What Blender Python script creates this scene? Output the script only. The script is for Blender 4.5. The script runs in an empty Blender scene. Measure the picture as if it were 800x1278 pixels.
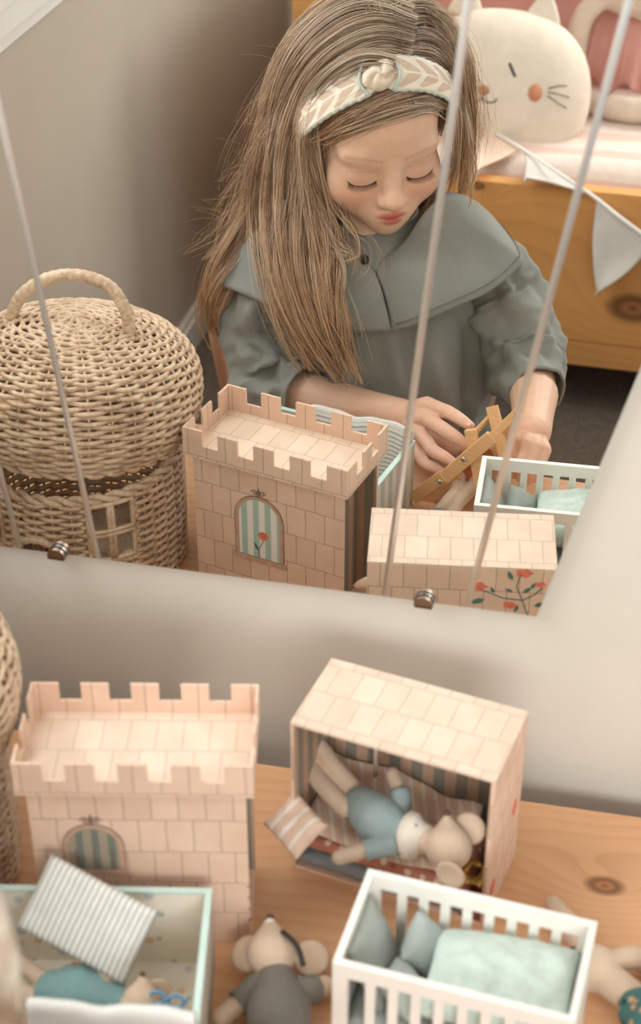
import bpy, bmesh, math, random
import numpy as np
from mathutils import Vector, Matrix, noise

random.seed(7)
SC = bpy.context.scene
COL = SC.collection
PI = math.pi
R = math.radians
# Units are metres. x along the mirror wall, y out of the wall (the room is at y < 0), z = 0 is the table top.
FLOOR = -0.46

# ---------------------------------------------------------------- camera, world, light, exposure
cam_d = bpy.data.cameras.new('camera')
cam = bpy.data.objects.new('camera', cam_d)
COL.objects.link(cam)
cam.location = (0.2812, -1.2686, 1.2124)
_yaw, _pit = -0.23797, -0.60722
fwd = Vector((math.sin(_yaw)*math.cos(_pit), math.cos(_yaw)*math.cos(_pit), math.sin(_pit)))
cam.rotation_euler = fwd.to_track_quat('-Z', 'Y').to_euler()
cam_d.sensor_fit = 'HORIZONTAL'
cam_d.sensor_width = 36.0
cam_d.lens = 36.0*2024.7/800.0
cam_d.clip_start = 0.05
cam_d.dof.use_dof = True
cam_d.dof.focus_distance = 2.03
cam_d.dof.aperture_fstop = 7.0
SC.camera = cam

SC.view_settings.view_transform = 'Standard'
SC.view_settings.look = 'None'
SC.view_settings.gamma = 1.0
SC.view_settings.use_curve_mapping = False
SC.view_settings.exposure = 0.70

world = bpy.data.worlds.new('soft_daylight')
SC.world = world
world.use_nodes = True
wb = world.node_tree.nodes['Background']
wb.inputs['Color'].default_value = (0.97, 0.985, 0.98, 1)
wb.inputs['Strength'].default_value = 0.55

def area(name, loc, aim, sx, sy, power, color):
    l = bpy.data.lights.new(name, 'AREA'); l.shape = 'RECTANGLE'; l.size = sx; l.size_y = sy
    l.energy = power; l.color = color
    o = bpy.data.objects.new(name, l); COL.objects.link(o); o.location = loc
    o.rotation_euler = (Vector(aim)-Vector(loc)).to_track_quat('-Z', 'Y').to_euler()
    return o
# daylight from the window in the left wall, and a frontal fill added behind the camera, where no window is
area('window_daylight', (-0.86, -0.62, 1.18), (0.1, -0.55, 0.35), 1.0, 1.2, 12, (0.95, 0.99, 1.0))
area('frontal_fill', (0.70, -2.66, 1.12), (0.0, 0.0, 0.20), 1.8, 0.8, 34, (0.97, 1.0, 0.985))

# ---------------------------------------------------------------- helpers
def lin(c):
    return tuple(((v/255.0)/12.92 if v/255.0 <= 0.04045 else ((v/255.0+0.055)/1.055)**2.4) for v in c)
def rgba(c): return (*lin(c), 1.0)

class N:
    """small node-graph writer"""
    def __init__(self, name, rough=0.6, metal=0.0):
        self.m = bpy.data.materials.new(name); self.m.use_nodes = True
        self.t = self.m.node_tree; self.b = self.t.nodes['Principled BSDF']
        self.b.inputs['Roughness'].default_value = rough
        self.b.inputs['Metallic'].default_value = metal
    def n(self, typ, **kw):
        x = self.t.nodes.new(typ)
        for k, v in kw.items(): setattr(x, k, v)
        return x
    def l(self, a, b): self.t.links.new(a, b)
    def co(self, kind='Object', scale=(1, 1, 1), loc=(0, 0, 0), rot=(0, 0, 0)):
        tc = self.n('ShaderNodeTexCoord'); mp = self.n('ShaderNodeMapping')
        mp.inputs['Scale'].default_value = scale; mp.inputs['Location'].default_value = loc; mp.inputs['Rotation'].default_value = rot
        self.l(tc.outputs[kind], mp.inputs['Vector']); return mp.outputs['Vector']
    def noise(self, vec, scale, detail=3, rough=0.55, dist=0.0):
        x = self.n('ShaderNodeTexNoise'); x.inputs['Scale'].default_value = scale; x.inputs['Detail'].default_value = detail
        x.inputs['Roughness'].default_value = rough; x.inputs['Distortion'].default_value = dist
        self.l(vec, x.inputs['Vector']); return x.outputs['Fac']
    def ramp(self, fac, stops, interp='LINEAR'):
        x = self.n('ShaderNodeValToRGB'); cr = x.color_ramp; cr.interpolation = interp
        while len(cr.elements) < len(stops): cr.elements.new(0.5)
        for e, (p, c) in zip(cr.elements, stops): e.position = p; e.color = rgba(c)
        self.l(fac, x.inputs['Fac']); return x.outputs['Color']
    def mix(self, fac, a, b, blend='MIX'):
        x = self.n('ShaderNodeMix', data_type='RGBA', blend_type=blend)
        if isinstance(fac, float): x.inputs[0].default_value = fac
        else: self.l(fac, x.inputs[0])
        for v, i in ((a, 6), (b, 7)):
            if isinstance(v, tuple): x.inputs[i].default_value = rgba(v)
            else: self.l(v, x.inputs[i])
        return x.outputs[2]
    def math(self, op, a, b=None, c=None):
        x = self.n('ShaderNodeMath', operation=op)
        for i, v in enumerate((a, b, c)):
            if v is None: continue
            if isinstance(v, (int, float)): x.inputs[i].default_value = v
            else: self.l(v, x.inputs[i])
        return x.outputs[0]
    def sep(self, vec):
        x = self.n('ShaderNodeSeparateXYZ'); self.l(vec, x.inputs[0]); return x.outputs
    def color(self, c):
        if isinstance(c, tuple): self.b.inputs['Base Color'].default_value = rgba(c)
        else: self.l(c, self.b.inputs['Base Color'])
        return self
    def bump(self, h, strength=0.2, dist=0.002):
        x = self.n('ShaderNodeBump'); x.inputs['Strength'].default_value = strength; x.inputs['Distance'].default_value = dist
        self.l(h, x.inputs['Height']); self.l(x.outputs['Normal'], self.b.inputs['Normal']); return self

def mat_plain(name, c, rough=0.6, var=0.06, scale=40, bump=0.0, bscale=400, metal=0.0, kind='Object', sheen=0.0):
    g = N(name, rough, metal); v = g.co(kind)
    f = g.noise(v, scale, 4)
    lo = tuple(max(0, x*(1-var)) for x in c); hi = tuple(min(255, x*(1+var)) for x in c)
    g.color(g.ramp(f, [(0.3, lo), (0.7, hi)]))
    if bump: g.bump(g.noise(v, bscale, 2), bump, 0.002)
    if sheen: g.b.inputs['Sheen Weight'].default_value = sheen
    return g.m

def mat_fabric(name, c, var=0.07, weave=900, bump=0.35, rough=0.85, wr=30):
    g = N(name, rough); v = g.co('Object')
    f = g.noise(v, wr, 4)
    lo = tuple(max(0, x*(1-var)) for x in c); hi = tuple(min(255, x*(1+var)) for x in c)
    fine = g.noise(v, weave, 2)
    col = g.ramp(f, [(0.3, lo), (0.7, hi)])
    g.color(g.mix(0.12, col, g.ramp(fine, [(0.35, tuple(x*0.6 for x in c)), (0.65, tuple(min(255, x*1.3) for x in c))])))
    g.bump(fine, bump, 0.0012)
    g.b.inputs['Sheen Weight'].default_value = 0.15
    return g.m

def mat_stripes(name, c1, c2, axis, period, duty=0.5, kind='UV', c3=None, rough=0.8, soft=False, phase=0.0, bump=0.0):
    g = N(name, rough); v = g.co(kind); s = g.sep(v)
    f = g.math('FRACT', g.math('ADD', g.math('DIVIDE', s[axis], period), phase))
    fac = g.math('GREATER_THAN', f, duty)
    a = g.ramp(g.noise(v, 60, 3), [(0.3, tuple(x*0.95 for x in c1)), (0.7, c1)])
    col = g.mix(fac, a, c2)
    if c3:
        w = g.math('LESS_THAN', g.math('ABSOLUTE', g.math('SUBTRACT', f, duty*0.5)), 0.06)
        col = g.mix(w, col, c3)
    g.color(col)
    if bump: g.bump(g.noise(v, 700, 2), bump, 0.001)
    return g.m

def mat_brick(name, c, line, bw=0.0245, rh=0.04, mort=0.0007, var=5):
    g = N(name, 0.7); v = g.co('UV')
    b = g.n('ShaderNodeTexBrick'); b.offset = 0.5; b.squash = 1.0
    b.inputs['Scale'].default_value = 1.0
    b.inputs['Mortar Size'].default_value = mort; b.inputs['Mortar Smooth'].default_value = 0.15
    b.inputs['Brick Width'].default_value = bw; b.inputs['Row Height'].default_value = rh; b.inputs['Bias'].default_value = 0
    b.inputs['Color1'].default_value = rgba(tuple(min(255, x+var) for x in c)); b.inputs['Color2'].default_value = rgba(tuple(x-var for x in c))
    b.inputs['Mortar'].default_value = rgba(line)
    wob = g.noise(v, 60, 2); comb = g.n('ShaderNodeVectorMath', operation='ADD'); cx = g.n('ShaderNodeCombineXYZ')
    d = g.math('MULTIPLY', g.math('SUBTRACT', wob, 0.5), 0.0022)
    g.l(d, cx.inputs[0]); g.l(d, cx.inputs[1]); g.l(v, comb.inputs[0]); g.l(cx.outputs[0], comb.inputs[1]); g.l(comb.outputs[0], b.inputs['Vector'])
    soft = g.ramp(g.noise(v, 25, 3), [(0.3, (244, 240, 236)), (0.7, (255, 255, 255))])
    g.color(g.mix(1.0, b.outputs['Color'], soft, 'MULTIPLY'))
    return g.m

def mat_wood(name, base, dark, knots=(), axis=0, rough=0.45, scale=1.0, ringk=1.0):
    """pine: long grain along one axis, darker growth lines, dark round knots at given object-space points (u along, v across, radius)"""
    g = N(name, rough); v = g.co('Object'); s = g.sep(v)
    u, w = s[axis], s[1 if axis == 0 else 0]
    z = s[2]
    if axis == 2: w, z = s[0], s[1]
    wob = g.noise(g.co('Object', scale=(3, 3, 3)), 1.3*scale, 2)
    acc = None; bend = None
    for (ku, kv, kr, vz) in knots:
        vv = z if vz else w
        du = g.math('MULTIPLY', g.math('SUBTRACT', u, ku), 0.62); dv = g.math('SUBTRACT', vv, kv)
        d = g.math('SQRT', g.math('ADD', g.math('MULTIPLY', du, du), g.math('MULTIPLY', dv, dv)))
        k = g.math('SUBTRACT', 1.0, g.math('DIVIDE', d, kr)); k = g.math('MAXIMUM', k, 0.0)
        sg = g.math('MULTIPLY', g.math('EXPONENT', g.math('MULTIPLY', g.math('POWER', g.math('DIVIDE', d, kr*2.6), 2.0), -1.0)), 0.9)
        acc = k if acc is None else g.math('ADD', acc, k); bend = sg if bend is None else g.math('ADD', bend, sg)
    across = g.math('ADD', w, z)
    ph = g.math('ADD', g.math('MULTIPLY', across, 62*scale), g.math('MULTIPLY', wob, 7.0*ringk))
    if bend is not None: ph = g.math('ADD', ph, g.math('MULTIPLY', bend, 3.0))
    ring = g.math('POWER', g.math('FRACT', ph), 2.2)
    sc = [90, 90, 90]; sc[axis] = 4
    fib = g.noise(g.co('Object', scale=tuple(x*scale for x in sc)), 3.0, 4)
    big = g.noise(g.co('Object', scale=tuple((1.2 if i == axis else 6) for i in range(3))), 1.0, 3)
    col = g.mix(g.math('MULTIPLY', ring, 0.5), base, dark)
    col = g.mix(g.math('MULTIPLY', fib, 0.35), col, dark)
    col = g.mix(0.55, col, g.ramp(big, [(0.3, tuple(x*0.86 for x in base)), (0.7, tuple(min(255, x*1.08) for x in base))]))
    if acc is not None:
        col = g.mix(g.math('MINIMUM', g.math('MULTIPLY', acc, 2.0), 1.0), col, g.ramp(acc, [(0.0, dark), (0.10, (110, 72, 46)), (0.32, (84, 54, 36)), (0.52, (140, 92, 62)), (0.75, (176, 122, 84)), (1.0, (120, 78, 52))]))
    g.color(col); g.bump(fib, 0.12, 0.001)
    g.b.inputs['Specular IOR Level'].default_value = 0.3
    return g.m

# ---- geometry
def link(name, me, mats, parent=None, smooth=False):
    o = bpy.data.objects.new(name, me); COL.objects.link(o)
    for m in (mats if isinstance(mats, (list, tuple)) else [mats]):
        me.materials.append(m)
    if smooth is True:
        me.polygons.foreach_set('use_smooth', [True]*len(me.polygons))
    elif smooth:
        me.polygons.foreach_set('use_smooth', [True]*len(me.polygons))
        me.set_sharp_from_angle(angle=R(smooth))
    if parent is not None: o.parent = parent
    return o
def wmat(o):
    m = o.matrix_basis.copy()
    while o.parent is not None:
        o = o.parent; m = o.matrix_basis @ m
    return m
def obj(name, bm, mats, parent=None, smooth=False, world=False, uv=False, bevel=0):
    if bevel:
        bmesh.ops.bevel(bm, geom=[e for e in bm.edges if e.is_manifold and e.calc_face_angle(0) > 0.6], offset=bevel, segments=2, affect='EDGES', profile=0.6)
    if uv: box_uv(bm)
    if world and parent is not None: bmesh.ops.transform(bm, matrix=wmat(parent).inverted(), verts=bm.verts)
    me = bpy.data.meshes.new(name); bm.to_mesh(me); bm.free()
    return link(name, me, mats, parent, smooth)
def box_uv(bm):
    lay = bm.loops.layers.uv.verify(); bm.normal_update()
    for f in bm.faces:
        n = f.normal; ax = max(range(3), key=lambda i: abs(n[i]))
        for lp in f.loops:
            c = lp.vert.co
            lp[lay].uv = ((c.y, c.z), (c.x, c.z), (c.x, c.y))[ax]
def thing(name, label, cat, loc=(0, 0, 0), rz=0.0, group=None):
    o = bpy.data.objects.new(name, None); COL.objects.link(o); o.empty_display_size = 0.05
    o.location = loc; o.rotation_euler = (0, 0, rz); return tag(o, label, cat, group)
def tag(o, label=None, cat=None, group=None, kind=None):
    if label: o['label'] = label
    if cat: o['category'] = cat
    if group: o['group'] = group
    if kind: o['kind'] = kind
    return o
def struct(name, bm, m, parent=None, label=None, **kw):
    o = obj(name, bm, m, parent, **kw)
    if parent is None: o['kind'] = 'structure'
    if label: o['label'] = label
    return o
def box(bm, x0, x1, y0, y1, z0, z1, mi=0, mat=None):
    vs = [bm.verts.new(Vector((x, y, z)) if mat is None else mat @ Vector((x, y, z))) for z in (z0, z1) for y in (y0, y1) for x in (x0, x1)]
    for q in ((0, 2, 3, 1), (4, 5, 7, 6), (0, 1, 5, 4), (2, 6, 7, 3), (0, 4, 6, 2), (1, 3, 7, 5)):
        f = bm.faces.new([vs[i] for i in q]); f.material_index = mi
    return bm
def B(*a, **k): return box(bmesh.new(), *a, **k)
def bar(bm, p, q, w, t, up=(0, 0, 1), mi=0):
    """rectangular bar from p to q: w across, t along 'up'"""
    p, q = Vector(p), Vector(q); d = (q-p).normalized(); s = d.cross(Vector(up)).normalized(); u = s.cross(d)
    vs = []
    for c in (p, q):
        for (a, b) in ((-1, -1), (1, -1), (1, 1), (-1, 1)): vs.append(bm.verts.new(c+s*a*w/2+u*b*t/2))
    for f in ((0, 1, 2, 3), (7, 6, 5, 4), (0, 4, 5, 1), (1, 5, 6, 2), (2, 6, 7, 3), (3, 7, 4, 0)): bm.faces.new([vs[i] for i in f]).material_index = mi
    bmesh.ops.recalc_face_normals(bm, faces=bm.faces[:])
    return bm
def prism(bm, pts, z0, z1, frame=None, mi=0, holes=None):
    """outline pts (u, v) extruded along n from z0 to z1; frame maps (u, v, n) to 3D"""
    fr = frame or (lambda u, v, n: Vector((u, v, n)))
    a = [bm.verts.new(fr(u, v, z0)) for u, v in pts]; b = [bm.verts.new(fr(u, v, z1)) for u, v in pts]
    fs = [bm.faces.new(list(reversed(a))), bm.faces.new(b)]
    n = len(pts)
    for i in range(n): fs.append(bm.faces.new((a[i], a[(i+1) % n], b[(i+1) % n], b[i])))
    for f in fs: f.material_index = mi
    bmesh.ops.recalc_face_normals(bm, faces=bm.faces[:])
    return bm
def ringband(bm, outer, inner, z0, z1, frame=None, closed=True, mi=0):
    """band between two outlines with the same number of points, extruded"""
    fr = frame or (lambda u, v, n: Vector((u, v, n)))
    L = [[bm.verts.new(fr(u, v, z)) for u, v in o] for z in (z0, z1) for o in (outer, inner)]
    n = len(outer); rng = range(n if closed else n-1)
    for i in rng:
        j = (i+1) % n
        for q in ((L[0][i], L[0][j], L[1][j], L[1][i]), (L[2][i], L[3][i], L[3][j], L[2][j]), (L[0][i], L[2][i], L[2][j], L[0][j]), (L[1][i], L[1][j], L[3][j], L[3][i])):
            bm.faces.new(q).material_index = mi
    if not closed:
        for i in (0, n-1): bm.faces.new((L[0][i], L[1][i], L[3][i], L[2][i])).material_index = mi
    bmesh.ops.recalc_face_normals(bm, faces=bm.faces[:])
    return bm
def catmull(pts, n):
    P = [Vector(p) for p in pts]
    if len(P) == 2: return [P[0].lerp(P[1], i/(n-1)) for i in range(n)]
    P = [P[0]*2-P[1]] + P + [P[-1]*2-P[-2]]; m = len(P)-3; out = []
    for i in range(n):
        t = i/(n-1)*m; k = min(int(t), m-1); f = t-k
        p0, p1, p2, p3 = P[k:k+4]
        out.append(0.5*((2*p1)+(p2-p0)*f+(2*p0-5*p1+4*p2-p3)*f*f+(3*p1-p0-3*p2+p3)*f**3))
    return out
def catf(vals, n):
    return [v.x for v in catmull([(v, 0, 0) for v in vals], n)]
def tube(bm, pts, rad, seg=8, caps=True, closed=False, flat=1.0, up=None, mi=0, round_ends=False):
    """swept tube; rad a number or a list; flat squashes across 'up'"""
    P = [Vector(p) for p in pts]; n = len(P)
    rad = [rad]*n if isinstance(rad, (int, float)) else list(rad)
    if round_ends and not closed:
        d0 = (P[0]-P[1]).normalized(); d1 = (P[-1]-P[-2]).normalized(); r0, r1 = rad[0], rad[-1]
        pre = [(P[0]+d0*r0*k, r0*math.sqrt(max(0.0, 1-k*k))) for k in (0.97, 0.8, 0.45)]
        post = [(P[-1]+d1*r1*k, r1*math.sqrt(max(0.0, 1-k*k))) for k in (0.45, 0.8, 0.97)]
        P = [p for p, _ in pre]+P+[p for p, _ in post]; rad = [x for _, x in pre]+rad+[x for _, x in post]; n = len(P)
    tang = []
    for i in range(n):
        a = P[i-1] if (i > 0 or closed) else P[i]; b = P[(i+1) % n] if (i < n-1 or closed) else P[i]
        t = (b-a); tang.append(t.normalized() if t.length > 1e-9 else Vector((0, 0, 1)))
    ref = Vector(up) if up else (Vector((0, 0, 1)) if abs(tang[0].z) < 0.9 else Vector((1, 0, 0)))
    s = tang[0].cross(ref).normalized(); rings = []
    for i in range(n):
        t = tang[i]
        if up: 
            s2 = t.cross(Vector(up)); s = s2.normalized() if s2.length > 1e-4 else s
        else:
            s = (s-t*s.dot(t)).normalized()
        u = s.cross(t)
        rings.append([bm.verts.new(P[i]+(s*math.cos(2*PI*k/seg)+u*math.sin(2*PI*k/seg)*flat)*rad[i]) for k in range(seg)])
    rng = n if closed else n-1
    for i in range(rng):
        A, C = rings[i], rings[(i+1) % n]
        for k in range(seg):
            f = bm.faces.new((A[k], A[(k+1) % seg], C[(k+1) % seg], C[k])); f.material_index = mi
    if caps and not closed:
        bm.faces.new(list(reversed(rings[0]))).material_index = mi; bm.faces.new(rings[-1]).material_index = mi
    return bm
def T(*a, **k): return tube(bmesh.new(), *a, **k)
def ellipsoid(bm, c, r, rot=None, seg=20, ring=12, mi=0, fn=None):
    c = Vector(c); M = rot or Matrix.Identity(3); rows = []
    for i in range(ring+1):
        th = PI*i/ring; row = []
        for k in range(seg if 0 < i < ring else 1):
            ph = 2*PI*k/seg
            p = Vector((math.sin(th)*math.cos(ph), math.sin(th)*math.sin(ph), math.cos(th)))
            if fn: p = fn(p)
            row.append(bm.verts.new(c+M @ Vector((p.x*r[0], p.y*r[1], p.z*r[2]))))
        rows.append(row)
    for i in range(ring):
        A, C = rows[i], rows[i+1]
        for k in range(seg):
            a0, a1 = A[k % len(A)], A[(k+1) % len(A)]; c0, c1 = C[k % len(C)], C[(k+1) % len(C)]
            vs = [a0, c0, c1, a1]; u = []
            for v in vs:
                if v not in u: u.append(v)
            if len(u) > 2: bm.faces.new(u).material_index = mi
    return bm
def lathe(bm, prof, seg=32, c=(0, 0, 0), mi=0):
    rows = []
    for r_, z in prof:
        rows.append([bm.verts.new((c[0]+r_*math.cos(2*PI*k/seg), c[1]+r_*math.sin(2*PI*k/seg), c[2]+z)) for k in range(seg)])
    for A, C in zip(rows, rows[1:]):
        for k in range(seg): bm.faces.new((A[k], A[(k+1) % seg], C[(k+1) % seg], C[k])).material_index = mi
    return bm
def grid(bm, nu, nv, fn, mi=0, closed_u=False):
    V = [[bm.verts.new(fn(i/(nu if closed_u else nu-1), j/(nv-1))) for i in range(nu)] for j in range(nv)]
    lay = bm.loops.layers.uv.verify()
    for j in range(nv-1):
        for i in range(nu if closed_u else nu-1):
            i2 = (i+1) % nu
            f = bm.faces.new((V[j][i], V[j][i2], V[j+1][i2], V[j+1][i])); f.material_index = mi
            for lp, (a, b) in zip(f.loops, ((i, j), (i+1, j), (i+1, j+1), (i, j+1))): lp[lay].uv = (a/(nu-1), b/(nv-1))
    return bm
def nz(p, s, seed=0.0): return noise.noise(Vector((p[0]*s+seed, p[1]*s-seed*1.7, p[2]*s+seed*0.6)))
def pillow(bm, w, h, t, n=22, wrinkle=0.0, seed=0, pinch=0.06, M=None, power=0.45):
    """stuffed cushion lying in its own xy plane, M places it"""
    M = M or Matrix.Identity(4); sides = []
    lay = bm.loops.layers.uv.verify()
    for sgn in (1, -1):
        V = []
        for j in range(n):
            row = []
            for i in range(n):
                u, v = 2*i/(n-1)-1, 2*j/(n-1)-1
                e = max(0.0, (1-u**2)*(1-v**2))**power
                k = 1-pinch*((1-abs(v))**0.5*abs(u)**4) ; k2 = 1-pinch*((1-abs(u))**0.5*abs(v)**4)
                p = Vector((u*w/2*k, v*h/2*k2, sgn*t/2*e))
                if wrinkle: p.z += sgn*wrinkle*e*(nz(p, 45, seed+sgn)+0.5*nz(p, 110, seed))
                row.append(p)
            V.append(row)
        sides.append(V)
    vert = {}
    def gv(s, i, j):
        edge = i in (0, n-1) or j in (0, n-1); key = (0 if edge else s, i, j)
        if key not in vert: vert[key] = bm.verts.new(M @ sides[0 if edge else s][j][i])
        return vert[key]
    for s in (0, 1):
        for j in range(n-1):
            for i in range(n-1):
                idx = [(i, j), (i+1, j), (i+1, j+1), (i, j+1)]
                if s: idx.reverse()
                f = bm.faces.new([gv(s, *q) for q in idx])
                for lp, q in zip(f.loops, idx): lp[lay].uv = (q[0]/(n-1)*w, q[1]/(n-1)*h)
    return bm
def TRS(loc, rx=0, ry=0, rz=0):
    return Matrix.Translation(loc) @ Matrix.Rotation(R(rz), 4, 'Z') @ Matrix.Rotation(R(ry), 4, 'Y') @ Matrix.Rotation(R(rx), 4, 'X')
def basis(loc, xd, yd):
    """matrix with x along xd and y near yd"""
    x = Vector(xd).normalized(); z = x.cross(Vector(yd)).normalized(); y = z.cross(x)
    M = Matrix((x, y, z)).transposed().to_4x4(); M.translation = Vector(loc); return M
def solid(o, t, off=-1.0):
    m = o.modifiers.new('thickness', 'SOLIDIFY'); m.thickness = t; m.offset = off; return o
def subd(o, lv=1):
    m = o.modifiers.new('smooth', 'SUBSURF'); m.levels = lv; m.render_levels = lv; return o
def voxel(bm, size, smooth_it=0):
    """one continuous skin from overlapping closed pieces"""
    me = bpy.data.meshes.new('tmp'); bm.to_mesh(me); bm.free(); o = bpy.data.objects.new('tmp', me); COL.objects.link(o)
    m = o.modifiers.new('r', 'REMESH'); m.mode = 'VOXEL'; m.voxel_size = size
    if smooth_it:
        s = o.modifiers.new('s', 'SMOOTH'); s.iterations = smooth_it; s.factor = 0.5
    dg = bpy.context.evaluated_depsgraph_get(); dg.update()
    out = bpy.data.meshes.new_from_object(o.evaluated_get(dg)); bpy.data.objects.remove(o); bpy.data.meshes.remove(me)
    return out

# ---------------------------------------------------------------- materials
M = {}
M['wall'] = mat_plain('warm_grey_paint', (212, 206, 194), 0.85, 0.015, 6, 0.12, 260)
M['wall_left'] = mat_plain('taupe_paint', (190, 178, 164), 0.85, 0.015, 6, 0.10, 260)
M['white_paint'] = mat_plain('white_paint', (232, 229, 222), 0.5, 0.01, 12)
M['carpet'] = mat_plain('grey_brown_carpet', (112, 100, 90), 0.95, 0.16, 160, 0.9, 420)
M['table'] = mat_wood('knotty_pine', (228, 178, 136), (176, 116, 72), knots=((0.300, 0.155, 0.0145, 0), (-0.02, 0.262, 0.006, 0), (0.41, 0.05, 0.008, 0)), rough=0.42, scale=1.0, ringk=0.8)
M['bed'] = mat_wood('honey_pine', (226, 168, 104), (178, 112, 58), knots=((-0.140, 0.252, 0.036, 1), (-0.31, 0.238, 0.009, 1), (-0.445, 0.466, 0.010, 1)), rough=0.4, scale=0.45)
M['toywood'] = mat_wood('beech', (234, 188, 136), (196, 140, 88), axis=0, rough=0.45, scale=3)
M['chairwood'] = mat_plain('salmon_beech', (206, 152, 120), 0.45, 0.05, 20)
M['chrome'] = mat_plain('brushed_steel', (196, 190, 182), 0.28, 0.03, 60, metal=1.0)
M['copper'] = mat_plain('satin_bronze', (168, 146, 128), 0.35, 0.04, 60, metal=1.0)
M['black'] = mat_plain('dark_rubber', (38, 34, 32), 0.5, 0.1)
g = N('mirror_silver', 0.0, 1.0); g.color((243, 243, 239)); M['mirror'] = g.m
g = N('ground_glass_edge', 0.25); g.color((206, 222, 222)); g.b.inputs['Specular IOR Level'].default_value = 0.7; M['glass_edge'] = g.m
g = N('cut_groove', 0.28, 0.94); g.color((226, 226, 223)); M['groove'] = g.m
M['brick'] = mat_brick('printed_pink_bricks', (232, 200, 178), (180, 154, 136), mort=0.0006)
M['brick_lit_top'] = mat_brick('printed_bricks_lit_top', (232, 208, 188), (198, 176, 158), mort=0.0006)  # same brick print for top faces, light from above painted in as paler colour
M['card'] = mat_plain('pink_card', (236, 198, 176), 0.7, 0.02, 30)
M['card_edge'] = mat_plain('pale_card_edge', (240, 226, 212), 0.7, 0.02, 30)
M['striped_card'] = mat_stripes('striped_card_lining', (198, 164, 138), (142, 134, 120), 0, 0.0235, 0.5)
M['striped_card_y'] = mat_stripes('striped_card_side', (190, 156, 130), (140, 128, 112), 0, 0.0235, 0.5, phase=0.3)
M['crib'] = mat_plain('white_lacquer', (238, 234, 226), 0.4, 0.012, 30)
M['mint'] = mat_fabric('mint_muslin', (194, 210, 200), 0.05, 600, 0.6, wr=50)
M['sage'] = mat_fabric('sage_linen', (160, 168, 162), 0.06)
M['grey_dot'] = None
M['plush'] = mat_fabric('beige_linen_skin', (208, 182, 158), 0.05, 1200, 0.4)
M['plush_pale'] = mat_fabric('pale_linen_skin', (222, 202, 184), 0.05, 1200, 0.4)
M['teal'] = mat_fabric('dusty_teal_knit', (152, 168, 168), 0.08, 900, 0.7)
M['teal_dark'] = mat_fabric('teal_jersey', (120, 154, 154), 0.08, 900, 0.5)
M['grey_knit'] = mat_fabric('grey_knit', (112, 106, 96), 0.08, 800, 0.9)
M['white_cloth'] = mat_fabric('white_cotton', (236, 234, 228), 0.02, 700, 0.4)
M['rose_red'] = mat_plain('printed_coral', (222, 120, 98), 0.7, 0.08, 200)
M['leaf'] = mat_plain('printed_leaf_green', (84, 118, 108), 0.7, 0.12, 200)
M['frame_print'] = mat_plain('printed_window_brown', (196, 160, 138), 0.7, 0.06, 120)
M['outline'] = mat_plain('printed_outline', (132, 108, 94), 0.7, 0.08, 120)
M['pane_stripe'] = mat_stripes('printed_curtain', (176, 202, 190), (234, 230, 222), 0, 0.0155, 0.5, phase=0.25)
M['pane_dark'] = mat_stripes('printed_dim_room', (122, 128, 116), (164, 150, 130), 0, 0.0145, 0.45)
M['gold'] = mat_plain('mustard_felt', (206, 162, 78), 0.7, 0.1, 90, 0.4, 700)
M['blue'] = mat_plain('blue_plastic', (92, 158, 196), 0.4, 0.05)
M['coral'] = mat_fabric('coral_cloth', (226, 112, 78), 0.05)
M['brown'] = mat_plain('brown_felt_nose', (98, 66, 52), 0.8, 0.1)
M['pink_cloth'] = mat_fabric('blush_bedlinen', (226, 178, 166), 0.04, 500, 0.3, wr=5)
M['pink_deep'] = mat_fabric('deep_pink_bedlinen', (214, 156, 146), 0.05, 500, 0.3, wr=6)
M['pale_sheet'] = mat_stripes('pale_striped_sheet', (240, 222, 212), (226, 194, 182), 1, 0.09, 0.62, kind='Object')
M['cat'] = mat_fabric('cream_terry', (240, 226, 208), 0.03, 420, 1.0, wr=25)
M['stitch_dark'] = mat_plain('dark_stitching', (62, 66, 62), 0.8, 0.1)
M['stitch_grey'] = mat_plain('grey_stitching', (138, 128, 118), 0.8, 0.1)
M['nose_tan'] = mat_plain('tan_patch', (204, 140, 104), 0.8, 0.05)
M['canvas'] = mat_fabric('rust_canvas', (172, 96, 58), 0.08)
def wicker_mat():
    g = N('natural_wicker', 0.55); v = g.co('Object')
    f = g.noise(v, 26, 4, 0.65); f2 = g.noise(v, 180, 2)
    c = g.ramp(f, [(0.28, (158, 122, 92)), (0.5, (216, 184, 152)), (0.75, (236, 212, 184))])
    g.color(g.mix(0.25, c, g.ramp(f2, [(0.35, (150, 116, 88)), (0.65, (240, 224, 204))]))); g.bump(f2, 0.3, 0.001); return g.m
M['wicker'] = wicker_mat()
M['wicker_dark'] = mat_plain('dark_binding', (120, 84, 58), 0.6, 0.1)
def print_mat(name, base, spots, scale, thr=0.1, kind='Object'):
    """cloth or paper with small printed sprigs: voronoi cells, each dot its own colour"""
    g = N(name, 0.8); v = g.co(kind); x = g.n('ShaderNodeTexVoronoi'); x.inputs['Scale'].default_value = scale; g.l(v, x.inputs['Vector'])
    hit = g.math('LESS_THAN', x.outputs['Distance'], thr); s = g.sep(x.outputs['Color'])
    n = len(spots); col = g.ramp(s[0], [(i/n, c) for i, c in enumerate(spots)], 'CONSTANT')
    keep = g.math('MULTIPLY', hit, g.math('GREATER_THAN', s[1], 0.35))
    g.color(g.mix(keep, g.ramp(g.noise(v, 50, 3), [(0.3, tuple(c*0.96 for c in base)), (0.7, base)]), col)); return g.m
M['sprig'] = print_mat('cream_sprigged_paper', (242, 232, 214), ((222, 180, 150), (190, 190, 180), (228, 196, 160), (196, 200, 204)), 58, 0.27)
M['grey_dot'] = print_mat('grey_dotted_linen', (162, 168, 162), ((196, 140, 118), (120, 136, 138)), 70, 0.14)
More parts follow.
